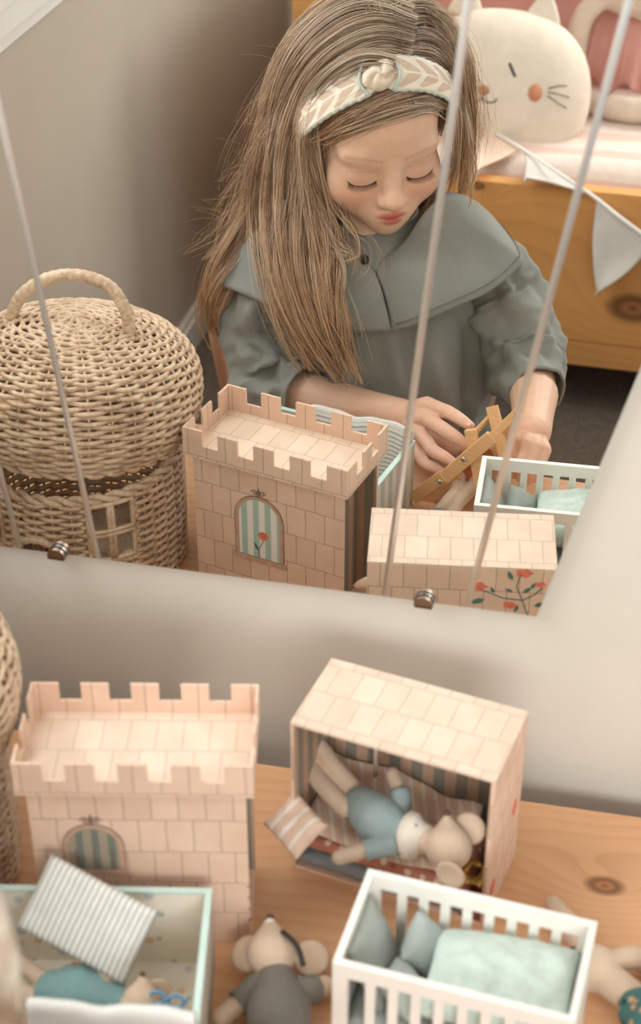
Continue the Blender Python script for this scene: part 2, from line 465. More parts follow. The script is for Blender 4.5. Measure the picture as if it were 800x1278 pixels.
M['polka'] = print_mat('white_dotted_cotton', (238, 228, 212), ((176, 160, 150), (150, 150, 150)), 110, 0.2)
M['red_knit'] = print_mat('rust_patterned_knit', (196, 128, 104), ((232, 206, 186), (176, 92, 70), (232, 206, 186)), 120, 0.42)
M['slate'] = mat_fabric('slate_mattress', (140, 148, 150), 0.07)
M['tray_out'] = mat_stripes('striped_outer_paper', (222, 204, 184), (176, 176, 168), 0, 0.024, 0.5)
M['mint_edge'] = mat_plain('mint_piping', (198, 220, 212), 0.6, 0.03)
M['ticking'] = mat_stripes('grey_ticking', (232, 230, 222), (168, 172, 170), 0, 0.0056, 0.66, soft=True, bump=0.4)
M['blanket_stripe'] = mat_stripes('peach_striped_muslin', (240, 208, 184), (246, 232, 220), 0, 0.014, 0.7, bump=0.5)
M['knit_floor'] = mat_fabric('oxblood_felt', (140, 76, 60), 0.06)
M['crochet'] = print_mat('teal_crochet', (72, 122, 122), ((206, 160, 120), (40, 66, 66), (40, 66, 66)), 95, 0.3)

# ---------------------------------------------------------------- the room
struct('floor', B(-0.78, 1.7, -2.78, 0.09, FLOOR-0.06, FLOOR), M['carpet'])
struct('wall_front', B(-0.78, 1.7, 0.012, 0.09, FLOOR, 2.0), M['wall'])
struct('wall_back', B(-0.78, 1.7, -2.86, -2.78, FLOOR, 2.0), M['wall_left'])
M['unseen_ceiling'] = mat_plain('white_ceiling', (236, 232, 226), 0.9, 0.01, 10)
struct('unseen_ceiling', B(-0.78, 1.7, -2.86, 0.09, 2.0, 2.06), M['unseen_ceiling'])  # out of view, added to hold back sky light from above
WY0, WY1, WZ0, WZ1 = -1.16, -0.10, 0.56, 1.72
bm = bmesh.new()
box(bm, -0.78, -0.70, -2.78, WY0, FLOOR, 2.0); box(bm, -0.78, -0.70, WY1, 0.012, FLOOR, 2.0)
box(bm, -0.78, -0.70, WY0, WY1, FLOOR, WZ0); box(bm, -0.78, -0.70, WY0, WY1, WZ1, 2.0)
struct('wall_left', bm, M['wall_left'])
bm = bmesh.new(); box(bm, -0.70, -0.684, -2.78, 0.012, FLOOR, -0.395); box(bm, -0.70, -0.690, -2.78, 0.012, -0.395, -0.38)
struct('baseboard_left', bm, M['white_paint'], label='white baseboard along the taupe side wall')
bm = bmesh.new(); box(bm, -0.686, 1.7, 0.0, 0.012, FLOOR, -0.395); box(bm, -0.686, 1.7, 0.005, 0.012, -0.395, -0.38)
struct('baseboard_front', bm, M['white_paint'])
# window: stepped white casing, sash bars, panes
bm = bmesh.new()
for (o, t0, t1) in ((0.10, 0.0, 0.014), (0.075, 0.014, 0.024), (0.035, 0.024, 0.03)):
    box(bm, -0.70+t0, -0.70+t1, WY0-o, WY1+min(o, 0.09), WZ0-o-0.02, WZ0)
    box(bm, -0.70+t0, -0.70+t1, WY0-o, WY1+min(o, 0.09), WZ1, WZ1+o)
    box(bm, -0.70+t0, -0.70+t1, WY0-o, WY0, WZ0, WZ1); box(bm, -0.70+t0, -0.70+t1, WY1, WY1+min(o, 0.09), WZ0, WZ1)
w1 = struct('window_1', bm, M['white_paint'], label='white stepped window casing high on the side wall')
bm = bmesh.new()
for y in (WY0, (WY0+WY1)/2-0.02, WY1-0.04): box(bm, -0.765, -0.725, y, y+0.04, WZ0, WZ1)
for z in (WZ0, (WZ0+WZ1)/2-0.02, WZ1-0.04): box(bm, -0.763, -0.727, WY0, WY1, z, z+0.04)
obj('window_sash', bm, M['white_paint'], w1)
g = N('window_glass', 0.0); tr = g.n('ShaderNodeBsdfTransparent'); gl = g.n('ShaderNodeBsdfGlossy'); gl.inputs['Roughness'].default_value = 0.02
mx = g.n('ShaderNodeMixShader'); mx.inputs[0].default_value = 0.06; g.l(tr.outputs[0], mx.inputs[1]); g.l(gl.outputs[0], mx.inputs[2])
g.l(mx.outputs[0], g.t.nodes['Material Output'].inputs['Surface'])
for y in (WY0+0.04, (WY0+WY1)/2+0.02):
    for z in (WZ0+0.04, (WZ0+WZ1)/2+0.02): obj('window_pane', B(-0.747, -0.743, y, y+0.47, z, z+0.52), g.m, w1)

# ---------------------------------------------------------------- shell mirror on the wall
mirror = thing('mirror', 'frameless shell shaped mirror with cut rays on the grey wall', 'mirror', (-0.113, 0.0, 0.21))
MT = Matrix.Rotation(-0.0199, 4, 'Y')     # hangs about one degree out of level
HALF = 0.3055; FAN = 0.26; TOPZ = 0.80
def shell_out():
    pts = [(-HALF, 0.0), (HALF, 0.0), (HALF+FAN*TOPZ, TOPZ)]
    a0, a1 = -0.514, 0.514                 # scalloped top arc
    lobes = 7
    cx, cz, rad = 0.0, -0.10, 1.0
    for i in range(1, lobes*8):
        t = i/(lobes*8); x = (1-2*t)*(HALF+FAN*TOPZ)
        pts.append((x, TOPZ+0.30*math.sqrt(max(0.0, 1-(x/(HALF+FAN*TOPZ))**2))+0.035*abs(math.sin(PI*lobes*t))))
    pts.append((-HALF-FAN*TOPZ, TOPZ)); return pts
so = shell_out()
bm = bmesh.new(); prism(bm, so, 0.0, 0.005, lambda u, v, n: MT @ Vector((u, n, v)))
for f in bm.faces: f.material_index = 0 if abs(f.normal.y) > 0.9 and f.calc_center_median().y < 0.002 else 1
bm.normal_update()
glass = obj('mirror_glass', bm, [M['mirror'], M['glass_edge']], mirror)
obj('mirror_backing', prism(bmesh.new(), [(u*0.985, 0.004+v*0.985) for u, v in so], 0.005, 0.0115, lambda u, v, n: MT @ Vector((u, n, v))), M['black'], mirror)
for x0, sl in ((-0.239, -0.1029), (-0.152, -0.088), (0.153, 0.1084), (0.236, 0.1755)):
    bm = bmesh.new(); z0, z1 = 0.002, 1.0; w = 0.0034
    for s in (0, 1):
        a = [MT @ Vector((x0+sl*z0-w, -0.0002, z0)), MT @ Vector((x0+sl*z1-w, -0.0002, z1)), MT @ Vector((x0+sl*z1+w, -0.0002, z1)), MT @ Vector((x0+sl*z0+w, -0.0002, z0))]
    mid = [MT @ Vector((x0+sl*z0, -0.0016, z0)), MT @ Vector((x0+sl*z1, -0.0016, z1))]
    v = [bm.verts.new(p) for p in a+mid]
    for q in ((0, 1, 5, 4), (4, 5, 2, 3), (0, 4, 3), (1, 2, 5), (0, 3, 2, 1)): bm.faces.new([v[i] for i in q])
    bmesh.ops.recalc_face_normals(bm, faces=bm.faces[:])
    obj('cut_ray', bm, M['groove'], mirror)
for cx, cz in ((-0.196, 0.004), (0.1935, 0.004)):
    c = MT @ Vector((cx, 0, cz)); fr = lambda u, v, n, c=c: Vector((c.x+u, c.y-n, c.z+v))
    half = [(0.0098*math.cos(t), -0.0035+0.0098*math.sin(t)) for t in np.linspace(0, PI, 18)]
    cl = obj('mirror_clip', prism(bmesh.new(), half, 0.0035, 0.0085, fr), M['copper'], mirror)
    obj('rubber_pad', prism(bmesh.new(), [(u*1.02, v+0.0005) for u, v in half], 0.0016, 0.0035, fr), M['black'], cl)
    obj('clip_base', prism(bmesh.new(), [(u*1.04, v) for u, v in half], 0.0002, 0.0016, fr), M['chrome'], cl)
    obj('wall_plate', prism(bmesh.new(), [(-0.009, -0.0065), (0.009, -0.0065), (0.009, -0.0043), (-0.009, -0.0043)], -0.0118, 0.0085, fr), M['copper'], cl)

# ---------------------------------------------------------------- low pine table
table = thing('low_table', 'low knotty pine table standing against the mirror wall', 'table', (0, -0.3, FLOOR), 0.0403)
tz = -FLOOR
bm = B(-0.66, 0.66, -0.285, 0.2555, tz-0.026, tz)
tt = obj('tabletop', bm, M['table'], table, bevel=0.0025)
for x in (-0.61, 0.61):
    for y in (-0.24, 0.21): obj('leg', B(x-0.022, x+0.022, y-0.022, y+0.022, 0, tz-0.0262), M['table'], table, bevel=0.003)
obj('apron', B(-0.585, 0.585, 0.20, 0.218, tz-0.09, tz-0.0264), M['table'], table)

# ---------------------------------------------------------------- pink toy castle
castle = thing('toy_castle', 'pink brick printed cardboard toy castle with battlements', 'toy castle', (-0.1308, -0.2583, 0), 0.22163)
CX, CY, CB, CH = 0.105, 0.0541, 0.1969, 0.2341
bx, by, t = CX-0.0077, CY-0.0077, 0.003
obj('castle_wall', B(-bx, bx, by-t, by, 0, CB), M['brick'], castle, uv=True)
obj('castle_wall', B(-bx, bx, -by, -by+t, 0, CB), M['brick'], castle, uv=True)
obj('castle_wall', B(-bx, -bx+t, -by+t, by-t, 0, CB), M['brick'], castle, uv=True)
for s in (1, -1):   # striped lining
    obj('wall_lining', B(-bx+t, bx-0.0004, min(s*(by-t), s*(by-t-0.0012)), max(s*(by-t), s*(by-t-0.0012)), 0.003, CB-0.002), M['striped_card'], castle, uv=True)
obj('wall_lining', B(-bx+t, -bx+t+0.0012, -by+t+0.0013, by-t-0.0013, 0.003, CB-0.002), M['striped_card_y'], castle, uv=True)
obj('castle_base', B(-bx+t, bx, -by+t, by-t, 0, 0.003), M['card'], castle)
obj('inner_partition', B(bx-0.026, bx-0.024, -by+t+0.0014, by-t-0.0014, 0.003, CB-0.002), M['striped_card_y'], castle, uv=True)
obj('castle_roof', B(-CX+0.0026, CX-0.0026, -CY+0.0026, CY-0.0026, CB, CB+0.004), M['brick_lit_top'], castle, uv=True)
def battlement(n, half, notch, frame, flip=False):
    """crenellated strip, n merlons across 2*half"""
    tot = 2*half; mw = tot/(n+(n-1)*0.80); gw = mw*0.80; pts = [(-half, CB-0.0005)]; x = -half; top = []
    for i in range(n):
        top += [(x, CH), (x+mw, CH)]
        if i < n-1: top += [(x+mw, notch), (x+mw+gw, notch)]
        x += mw+gw
    pts = [(-half, CB-0.0004), (half, CB-0.0004)] + list(reversed(top))
    bm = bmesh.new(); prism(bm, pts, 0, 0.0026, frame)
    bmesh.ops.triangulate(bm, faces=[f for f in bm.faces if len(f.verts) > 4])
    return bm
for s in (1, -1):
    obj('battlement', battlement(5, CX, 0.2142, lambda u, v, n, s=s: Vector((u, s*(CY-n), v))), [M['brick']], castle, uv=True)
    obj('battlement', battlement(3, CY-0.0027, 0.2142, lambda u, v, n, s=s: Vector((s*(CX-n), u, v))), [M['brick']], castle, uv=True)
def arch(w, h, r0=0.0, n=14):
    """half-round arched outline: width w, total height h, grown by r0"""
    r = w/2+r0; zc = h-w/2
    return [(-r, 0), (r, 0)] + [(r*math.cos(a), zc+r*math.sin(a)) for a in np.linspace(0, PI, n)]
def printed_window(parent, lx, z0, w, h, fr, curtain, finial=True, rose=False, rods=False):
    F = lambda du, dv: (lambda u, v, n: fr(lx+du+u, z0+dv+v, n))
    o = obj('printed_window', ringband(bmesh.new(), arch(w, h, 0.0045), arch(w, h, 0.0), 0.0, 0.0009, F(0, 0)), M['frame_print'], parent)
    obj('window_outline', ringband(bmesh.new(), arch(w, h, 0.0053), arch(w, h, 0.0045), 0.0, 0.0010, F(0, 0)), M['outline'], o)
    bm = prism(bmesh.new(), arch(w, h), 0.0, 0.0004, F(0, 0)); obj('curtain', bm, curtain, o, uv=True)
    obj('window_ledge', prism(bmesh.new(), [(-w/2-0.008, -0.0075), (w/2+0.008, -0.0075), (w/2+0.008, 0), (-w/2-0.008, 0)], 0, 0.0014, F(0, 0)), M['frame_print'], o)
    if finial:
        bm = bmesh.new(); f = F(0, h+0.005)
        for sx in (-1, 1):
            pts = [fr_pt for fr_pt in [f(sx*(0.0052+0.0042*(1-k/16)*math.cos(k*0.55)), 0.0045+0.0042*(1-k/18)*math.sin(k*0.55), 0.0006) for k in range(15)]]
            tube(bm, pts, 0.0006, 5)
        prism(bm, [(-0.0016, 0), (0.0016, 0), (0.0022, 0.006), (0, 0.0125), (-0.0022, 0.006)], 0, 0.0009, f)
        obj('finial', bm, M['outline'], o)
    if rose:
        bm = bmesh.new(); c = (w*0.10, h*0.40)
        pts = [(c[0]+0.0068*math.cos(a)*(1+0.12*math.sin(3*a)), c[1]+0.0058*math.sin(a)) for a in np.linspace(0, 2*PI, 20, endpoint=False)]
        obj('rose', prism(bm, pts, 0.0004, 0.0010, F(0, 0)), M['rose_red'], o)
        bm = T([F(0, 0)(c[0], c[1]-0.006, 0.0007), F(0, 0)(-0.001, 0.012, 0.0007), F(0, 0)(0.0, 0.001, 0.0007)], 0.0005, 5)
        prism(bm, [(-0.001, 0.010), (-0.006, 0.014), (-0.0075, 0.021), (-0.003, 0.017)], 0.0004, 0.0009, F(0, 0)); obj('rose_stem', bm, M['leaf'], o)
    if rods:
        bm = bmesh.new()
        for u in (-w*0.36, 0.0, w*0.36):
            tube(bm, [F(0, 0)(u, 0.001, 0.0008), F(0, 0)(u, h*0.48, 0.0008)], 0.00055, 5)
            ellipsoid(bm, F(0, 0)(u, h*0.30, 0.0009), (0.0019, 0.0012, 0.0019), seg=10, ring=6); ellipsoid(bm, F(0, 0)(u, h*0.03, 0.0009), (0.0019, 0.0012, 0.0019), seg=10, ring=6)
        obj('rail', bm, M['outline'], o)
    return o
printed_window(castle, -0.0115, 0.0735, 0.054, 0.082, lambda u, v, n: Vector((u, by+n, v)), M['pane_stripe'], rose=True)
printed_window(castle, -0.0425, 0.0975, 0.046, 0.052, lambda u, v, n: Vector((u, -by-n, v)), M['pane_dark'], rods=True)
bm = bmesh.new()
for z in (0.03, 0.045, 0.06, 0.075): ellipsoid(bm, (bx-0.001, -by+0.0015, z), (0.0022, 0.002, 0.0022), seg=10, ring=6)
obj('edge_stud', bm, M['outline'], castle)

# ---------------------------------------------------------------- open bed box
bbox = thing('toy_bed_box', 'open sided pink cardboard box with a mouse bed inside', 'toy box', (0.0950, -0.1470, 0), -0.16287)
HX, HY, HZ, t = 0.09996, 0.0502, 0.1921, 0.0032
obj('box_top', B(-HX, HX, -HY, HY, HZ-t, HZ), M['brick_lit_top'], bbox, uv=True)
obj('box_back', B(-HX, HX, HY-t, HY, 0, HZ-t), M['brick'], bbox, uv=True)
for s in (-1, 1): obj('box_end', B(min(s*HX, s*(HX-t)), max(s*HX, s*(HX-t)), -HY, HY-t, 0, HZ-t), M['brick'], bbox, uv=True)
obj('box_floor', B(-HX+t, HX-t, -HY, HY-t, 0, t), M['card'], bbox)
obj('felt_patch', B(HX-t-0.022, HX-t-0.0014, -HY+0.002, HY-t-0.0016, t+0.0001, 0.030), M['knit_floor'], bbox)
obj('box_lining', B(-HX+t, HX-t, HY-t-0.0012, HY-t, t, HZ-t), M['striped_card'], bbox, uv=True)
for s in (-1, 1): obj('box_lining', B(min(s*(HX-t), s*(HX-t-0.0012)), max(s*(HX-t), s*(HX-t-0.0012)), -HY+0.0006, HY-t-0.0013, t, HZ-t), M['striped_card_y'], bbox, uv=True)
obj('tent_pole', T([(-0.045, 0.035, t), (-0.047, 0.035, HZ-t)], 0.0026, 8), M['plush'], bbox, smooth=True)
# printed flower spray on the back and right end
def spray(parent, fr, sc=1.0, pts=None):
    F = fr; st = bmesh.new(); lv = bmesh.new()
    stem = [(0.0735, 0.128), (0.066, 0.150), (0.0585, 0.168), (0.0622, 0.184)]
    tube(st, [F(u, v, 0.0005) for u, v in stem], 0.0006, 5)
    tube(st, [F(u, v, 0.0005) for u, v in ((0.066, 0.150), (0.045, 0.152), (0.019, 0.163))], 0.0006, 5)
    tube(st, [F(u, v, 0.0005) for u, v in ((0.066, 0.150), (0.078, 0.158), (0.086, 0.168))], 0.0006, 5)
    for (u, v, a, l) in ((0.026, 0.149, 200, 0.016), (0.036, 0.158, 120, 0.009), (0.054, 0.176, 115, 0.013), (0.066, 0.160, 40, 0.011), (0.055, 0.161, 160, 0.009), (0.079, 0.143, 20, 0.013), (0.062, 0.143, 250, 0.010), (0.074, 0.166, 60, 0.009)):
        ca, sa = math.cos(R(a)), math.sin(R(a))
        prism(lv, [(u+l*(k*ca-w*sa), v+l*(k*sa+w*ca)) for k, w in ((0, 0), (0.35, 0.22), (0.75, 0.16), (1, 0), (0.7, -0.17), (0.3, -0.2))], 0.0001, 0.0007, F)
    o = obj('printed_flower_spray', st, M['leaf'], parent); obj('leaf', lv, M['leaf'], o)
    for (u, v, r) in ((0.0655, 0.186, 0.0085), (0.0187, 0.166, 0.0085), (0.053, 0.143, 0.007), (0.084, 0.172, 0.005)):
        bm = prism(bmesh.new(), [(u+r*(1+0.16*math.cos(5*a))*math.cos(a), v+r*0.62*(1+0.16*math.cos(5*a))*math.sin(a)) for a in np.linspace(0, 2*PI, 30, endpoint=False)], 0.0001, 0.0008, F)
        obj('flower', bm, M['rose_red'], o)
spray(bbox, lambda u, v, n: Vector((u, HY+n, v)))
obj('printed_flower', prism(bmesh.new(), [(0.028+0.006*math.cos(a), 0.088+0.010*math.sin(a)) for a in np.linspace(0, 2*PI, 18, endpoint=False)], 0.0001, 0.0008, lambda u, v, n: Vector((HX+n, u, v))), M['rose_red'], bbox)
obj('printed_flower', prism(bmesh.new(), [(-0.030+0.007*math.cos(a), 0.035+0.010*math.sin(a)) for a in np.linspace(0, 2*PI, 18, endpoint=False)], 0.0001, 0.0008, lambda u, v, n: Vector((HX+n, u, v))), M['rose_red'], bbox)

def in_frame(th):
    m = wmat(th); return lambda x, y, z: m @ Vector((x, y, z))
def cushion(name, label, cat, w, h, t, mtx, m, group=None, wr=0.003, seed=0, parts=None, **k):
    bm = pillow(bmesh.new(), w, h, t, wrinkle=wr, seed=seed, **k)
    me = bpy.data.meshes.new(name); bm.to_mesh(me); bm.free(); o = link(name, me, m, None, True)
    o.matrix_world = mtx; o.matrix_basis = mtx
    return tag(o, label, cat, group)
BM = wmat(bbox)
cushion('toy_mattress', 'thin slate grey toy mattress lowest inside the bed box', 'mattress', 0.184, 0.098, 0.024, BM @ TRS((-0.003, -0.0035, 0.0155)), M['slate'], pinch=0.02, power=0.2)
cushion('toy_quilt', 'rust red patterned toy quilt folded on the slate mattress', 'quilt', 0.178, 0.099, 0.022, BM @ TRS((-0.006, -0.0035, 0.0375)), M['red_knit'], pinch=0.02, power=0.25, wr=0.004)
def drape(u, v):
    x = -0.094+0.16*u; y = -0.047+0.089*v
    z = 0.052+0.004*math.sin(u*9+v*4)+0.003*nz((u, v, 0), 6)+0.028*max(0, v-0.72)/0.28*(1-u*0.6)
    if v < 0.08: z -= (0.08-v)*0.05
    return Vector((x, y, z))
bl = obj('toy_blanket', grid(bmesh.new(), 40, 30, drape), M['blanket_stripe'], None, True); bl.matrix_basis = BM; solid(bl, 0.0025)
for lp in bl.data.uv_layers[0].data: lp.uv = (lp.uv[0]*0.17+lp.uv[1]*0.05, lp.uv[1]*0.1)
tag(bl, 'peach striped muslin blanket rumpled under the mouse in the bed box', 'blanket')
cushion('toy_pillow', 'peach striped toy pillow sticking out of the bed box opening', 'pillow', 0.052, 0.046, 0.02, BM @ TRS((-0.0885, -0.066, 0.077), 38, 10, -28), M['blanket_stripe'], wr=0.004, seed=3)

# ---------------------------------------------------------------- white toy crib
crib = thing('toy_crib', 'white slatted toy crib with mint bedding inside', 'toy crib', (0.1852, -0.3515, 0), -0.06435)
KX, KY, KZ, t = 0.1015, 0.0543, 0.1376, 0.006
for s in (-1, 1):
    y0, y1 = sorted((s*KY, s*(KY-t)))
    obj('top_rail', B(-KX, KX, y0, y1, KZ-0.016, KZ), M['crib'], crib, bevel=0.001)
    obj('bottom_rail', B(-KX, KX, y0, y1, 0.024, 0.040), M['crib'], crib, bevel=0.001)
    for i in range(8):
        x = -KX+0.013+(2*KX-0.026)*(i+1)/9.0
        obj('slat', B(x-0.0042, x+0.0042, y0+0.0008, y1-0.0008, 0.0395, KZ-0.0155), M['crib'], crib)
    for sx in (-1, 1):
        x0, x1 = sorted((sx*KX, sx*(KX-0.013)))
        obj('post', B(x0, x1, y0, y1, 0.0, KZ-0.0161) if True else None, M['crib'], crib, bevel=0.0008)
    obj('end_panel', B(*sorted((s*KX, s*(KX-t))), -KY+t+0.0002, KY-t-0.0002, 0.024, KZ-0.0002), M['crib'], crib, bevel=0.001)
obj('crib_floor', B(-KX+t+0.0002, KX-t-0.0002, -KY+t+0.0002, KY-t-0.0002, 0.030, 0.035), M['crib'], crib)
KM = wmat(crib)
cushion('crib_mattress', 'grey green floral toy mattress lying in the white crib', 'mattress', 0.186, 0.094, 0.030, KM @ TRS((0, 0, 0.0505)), M['grey_dot'], pinch=0.01, power=0.2)
cushion('dotted_pillow', 'grey dotted toy pillow leaning against the crib end panel', 'pillow', 0.078, 0.070, 0.022, KM @ TRS((-0.079, 0.0, 0.094), 0, 66, 0), M['grey_dot'], wr=0.003, seed=5)
cushion('sage_cushion', 'sage green toy cushion nearest the mirror side of the crib', 'cushion', 0.046, 0.050, 0.030, KM @ TRS((-0.040, 0.022, 0.092), 30, 52, 20), M['sage'], wr=0.002, seed=7, group=None, pinch=0.12)
cushion('sage_cushion', 'paler sage toy cushion between the dotted pillow and the mint duvet', 'cushion', 0.046, 0.046, 0.028, KM @ TRS((-0.047, -0.024, 0.088), -30, 40, -25), M['sage'], wr=0.002, seed=9, pinch=0.12)
dv = cushion('mint_duvet', 'puffy mint muslin toy duvet folded in the white crib', 'duvet', 0.128, 0.092, 0.050, KM @ TRS((0.031, 0.0, 0.096), 0, -4, 2), M['mint'], wr=0.005, seed=11, pinch=0.05, power=0.32, n=36)

# ---------------------------------------------------------------- striped storage box with sprigged lining
TWR = Vector((-0.0515, -0.3135, 0)); ta = 0.2165; TW, TD, THH = 0.212, 0.1624, 0.100
tc = TWR + Matrix.Rotation(ta, 3, 'Z') @ Vector((-TW/2, -TD/2, 0))
tray = thing('open_toy_case', 'open toy case with sprigged lining and mint edges in front of the castle', 'toy case', tc, ta)
tx, ty, t = TW/2, TD/2, 0.004
obj('case_floor', B(-tx, tx, -ty, ty, 0, t), M['tray_out'], tray, uv=True)
obj('floor_lining', B(-tx+t, tx-t, -ty+t, ty-t, t, t+0.001), M['sprig'], tray)
for s in (-1, 1):
    obj('case_side', B(-tx, tx, *sorted((s*ty, s*(ty-t))), t, THH-0.003), M['tray_out'], tray, uv=True)
    obj('case_end', B(*sorted((s*tx, s*(tx-t))), -ty+t, ty-t, t, THH-0.003), M['tray_out'], tray, uv=True)
    obj('side_lining', B(-tx+t, tx-t, *sorted((s*(ty-t), s*(ty-t-0.001))), t+0.001, THH-0.003), M['sprig'], tray)
    obj('end_lining', B(*sorted((s*(tx-t), s*(tx-t-0.001))), -ty+t+0.001, ty-t-0.001, t+0.001, THH-0.003), M['sprig'], tray)
    obj('mint_edge', B(-tx-0.0008, tx+0.0008, *sorted((s*(ty+0.0008), s*(ty-t-0.0014))), THH-0.003, THH), M['mint_edge'], tray, bevel=0.0008)
    obj('mint_edge', B(*sorted((s*(tx+0.0008), s*(tx-t-0.0014))), -ty+t+0.0014, ty-t-0.0014, THH-0.003, THH), M['mint_edge'], tray)

# ---------------------------------------------------------------- stuffed mice and other toys on the table
def mouse(name, label, torso, tr, cloth, head, hr, snout, ears, arms, legs, skin, cat='soft toy', sleeve=0.62, extra=None):
    base = Vector(torso[0]); root = thing(name, label, cat, (base.x, base.y, 0.0))
    bm = bmesh.new()
    tp = catmull(torso, 10); tube(bm, tp, [r*0.93 for r in catf(tr, 10)], 14, round_ends=True)
    h = Vector(head); sn = Vector(snout); d = (sn-h)
    ellipsoid(bm, h, (hr, hr*0.95, hr), seg=18, ring=12)
    tube(bm, [h, h+d*0.35, h+d*0.7, sn], [hr*0.97, hr*0.86, hr*0.50, hr*0.17], 14, round_ends=True)
    tube(bm, [tp[-1], h], [tr[-1]*0.6, hr*0.7], 12)
    for pts, r in arms: tube(bm, catmull(pts, 9), r, 10, round_ends=True)
    for pts, r in legs: tube(bm, catmull(pts, 11), r if not isinstance(r, (list, tuple)) else catf(r, 11), 10, round_ends=True)
    bmesh.ops.transform(bm, matrix=wmat(root).inverted(), verts=bm.verts)
    link('body', voxel(bm, 0.0016, 3), skin, root, True)
    for c, n, r in ears:
        c = Vector(c); n = Vector(n).normalized(); rot = n.to_track_quat('Z', 'Y').to_matrix(); bm = bmesh.new()
        ellipsoid(bm, c, (r, r*0.92, r*0.30), rot, 20, 10, fn=lambda p: Vector((p.x, p.y, p.z*(1-0.75*max(0, 1-p.x*p.x-p.y*p.y)) if p.z > 0 else p.z)))
        obj('ear', bm, skin, root, True, world=True)
    bm = bmesh.new(); ellipsoid(bm, sn+d.normalized()*hr*0.10, (hr*0.17,)*3, seg=10, ring=8); obj('nose', bm, M['brown'], root, True, world=True)
    side = d.cross(Vector((0, 0, 1))); side = side.normalized() if side.length > hr*0.4 else d.cross(Vector((0, 1, 0))).normalized(); upv = side.cross(d).normalized()
    for s in (-1, 1):
        bm = bmesh.new(); p = h+d*0.42+side*s*hr*0.62+upv*hr*0.34; ellipsoid(bm, p, (0.0011,)*3, seg=8, ring=6); obj('eye', bm, M['stitch_dark'], root, True, world=True)
    bm = bmesh.new(); tube(bm, catmull(torso, 12), [r*1.04+0.0012*abs(math.sin(k*2.1)) for k, r in enumerate(catf(tr, 12))], 18, round_ends=True)
    sh = obj('shirt', bm, cloth, root, True, world=True)
    for pts, r in arms:
        P = catmull(pts, 13); k = max(3, int(13*sleeve)); bm = T(P[:k], [r*1.22]*(k-1)+[r*1.34], 12, caps=False)
        sl = obj('sleeve', bm, cloth, sh, True, world=True); solid(sl, 0.0008)
    return root

ms = mouse('mouse_toy', 'beige toy mouse in blue pyjamas and dotted scarf lying in the bed box',
    [(0.0538, -0.1599, 0.0820), (0.0793, -0.1831, 0.0840), (0.1033, -0.1943, 0.0860)], [0.017, 0.0225, 0.021, 0.016], M['teal'],
    (0.1467, -0.2074, 0.0940), 0.0225, (0.1412, -0.1908, 0.1160),
    [((0.1628, -0.1894, 0.1040), (-0.25, -0.75, 0.55), 0.0165), ((0.1531, -0.2339, 0.0860), (-0.3, -0.9, 0.25), 0.0150)],
    [([(0.0951, -0.1769, 0.0880), (0.0905, -0.1553, 0.0980), (0.0787, -0.1373, 0.1060)], 0.0075), ([(0.0991, -0.2080, 0.0860), (0.0733, -0.2127, 0.0780), (0.0468, -0.2257, 0.0740)], 0.0078)],
    [([(0.0475, -0.1491, 0.0820), (0.0200, -0.1317, 0.0960), (0.0002, -0.1168, 0.1080)], [0.010, 0.0095, 0.0085]), ([(0.0380, -0.1672, 0.0800), (0.0111, -0.1483, 0.0880), (-0.0087, -0.1274, 0.0920)], [0.010, 0.010, 0.010])], M['plush'])
bm = bmesh.new(); c0 = Vector((0.0984, -0.1934, 0.0860)); c1 = Vector((0.1205, -0.1964, 0.0880))
tube(bm, [c0, c0.lerp(c1, 0.3), c0.lerp(c1, 0.7), c1], [0.016, 0.0235, 0.0225, 0.015], 18, round_ends=True)
for v in bm.verts: v.co += v.normal*0.0012*math.sin(v.co.x*900)
obj('scarf', bm, M['polka'], ms, True, world=True)

cr = thing('toy_tiara', 'small mustard felt toy crown beside the head of the mouse in bed', 'toy tiara', (0.1707, -0.2008, 0.0620), 0.3)
crm = Matrix.Rotation(R(62), 4, 'X'); bm = bmesh.new()
ringp = [(math.cos(a), math.sin(a)) for a in np.linspace(0, 2*PI, 25)]
for (r0, r1) in ((0.0098, 0.0080),):
    top = lambda a: 0.011+0.0055*abs(math.cos(2.5*a))
    vs = []
    for i in range(40):
        a = 2*PI*i/40; vs.append([bm.verts.new(crm @ Vector((r*math.cos(a), r*math.sin(a), z))) for r, z in ((r0, -0.004), (r0*1.08, top(a)-0.004), (r1*1.08, top(a)-0.004), (r1, -0.004))])
    for i in range(40):
        A, C = vs[i], vs[(i+1) % 40]
        for k in range(4): bm.faces.new((A[k], C[k], C[(k+1) % 4], A[(k+1) % 4]))
obj('crown_band', bm, M['gold'], cr, False)
bm = bmesh.new()
for i in range(5):
    a = 2*PI*i/5; ellipsoid(bm, crm @ Vector((0.0104*math.cos(a), 0.0104*math.sin(a), 0.0135)), (0.0020,)*3, seg=8, ring=6)
obj('crown_bead', bm, M['gold'], cr, True)

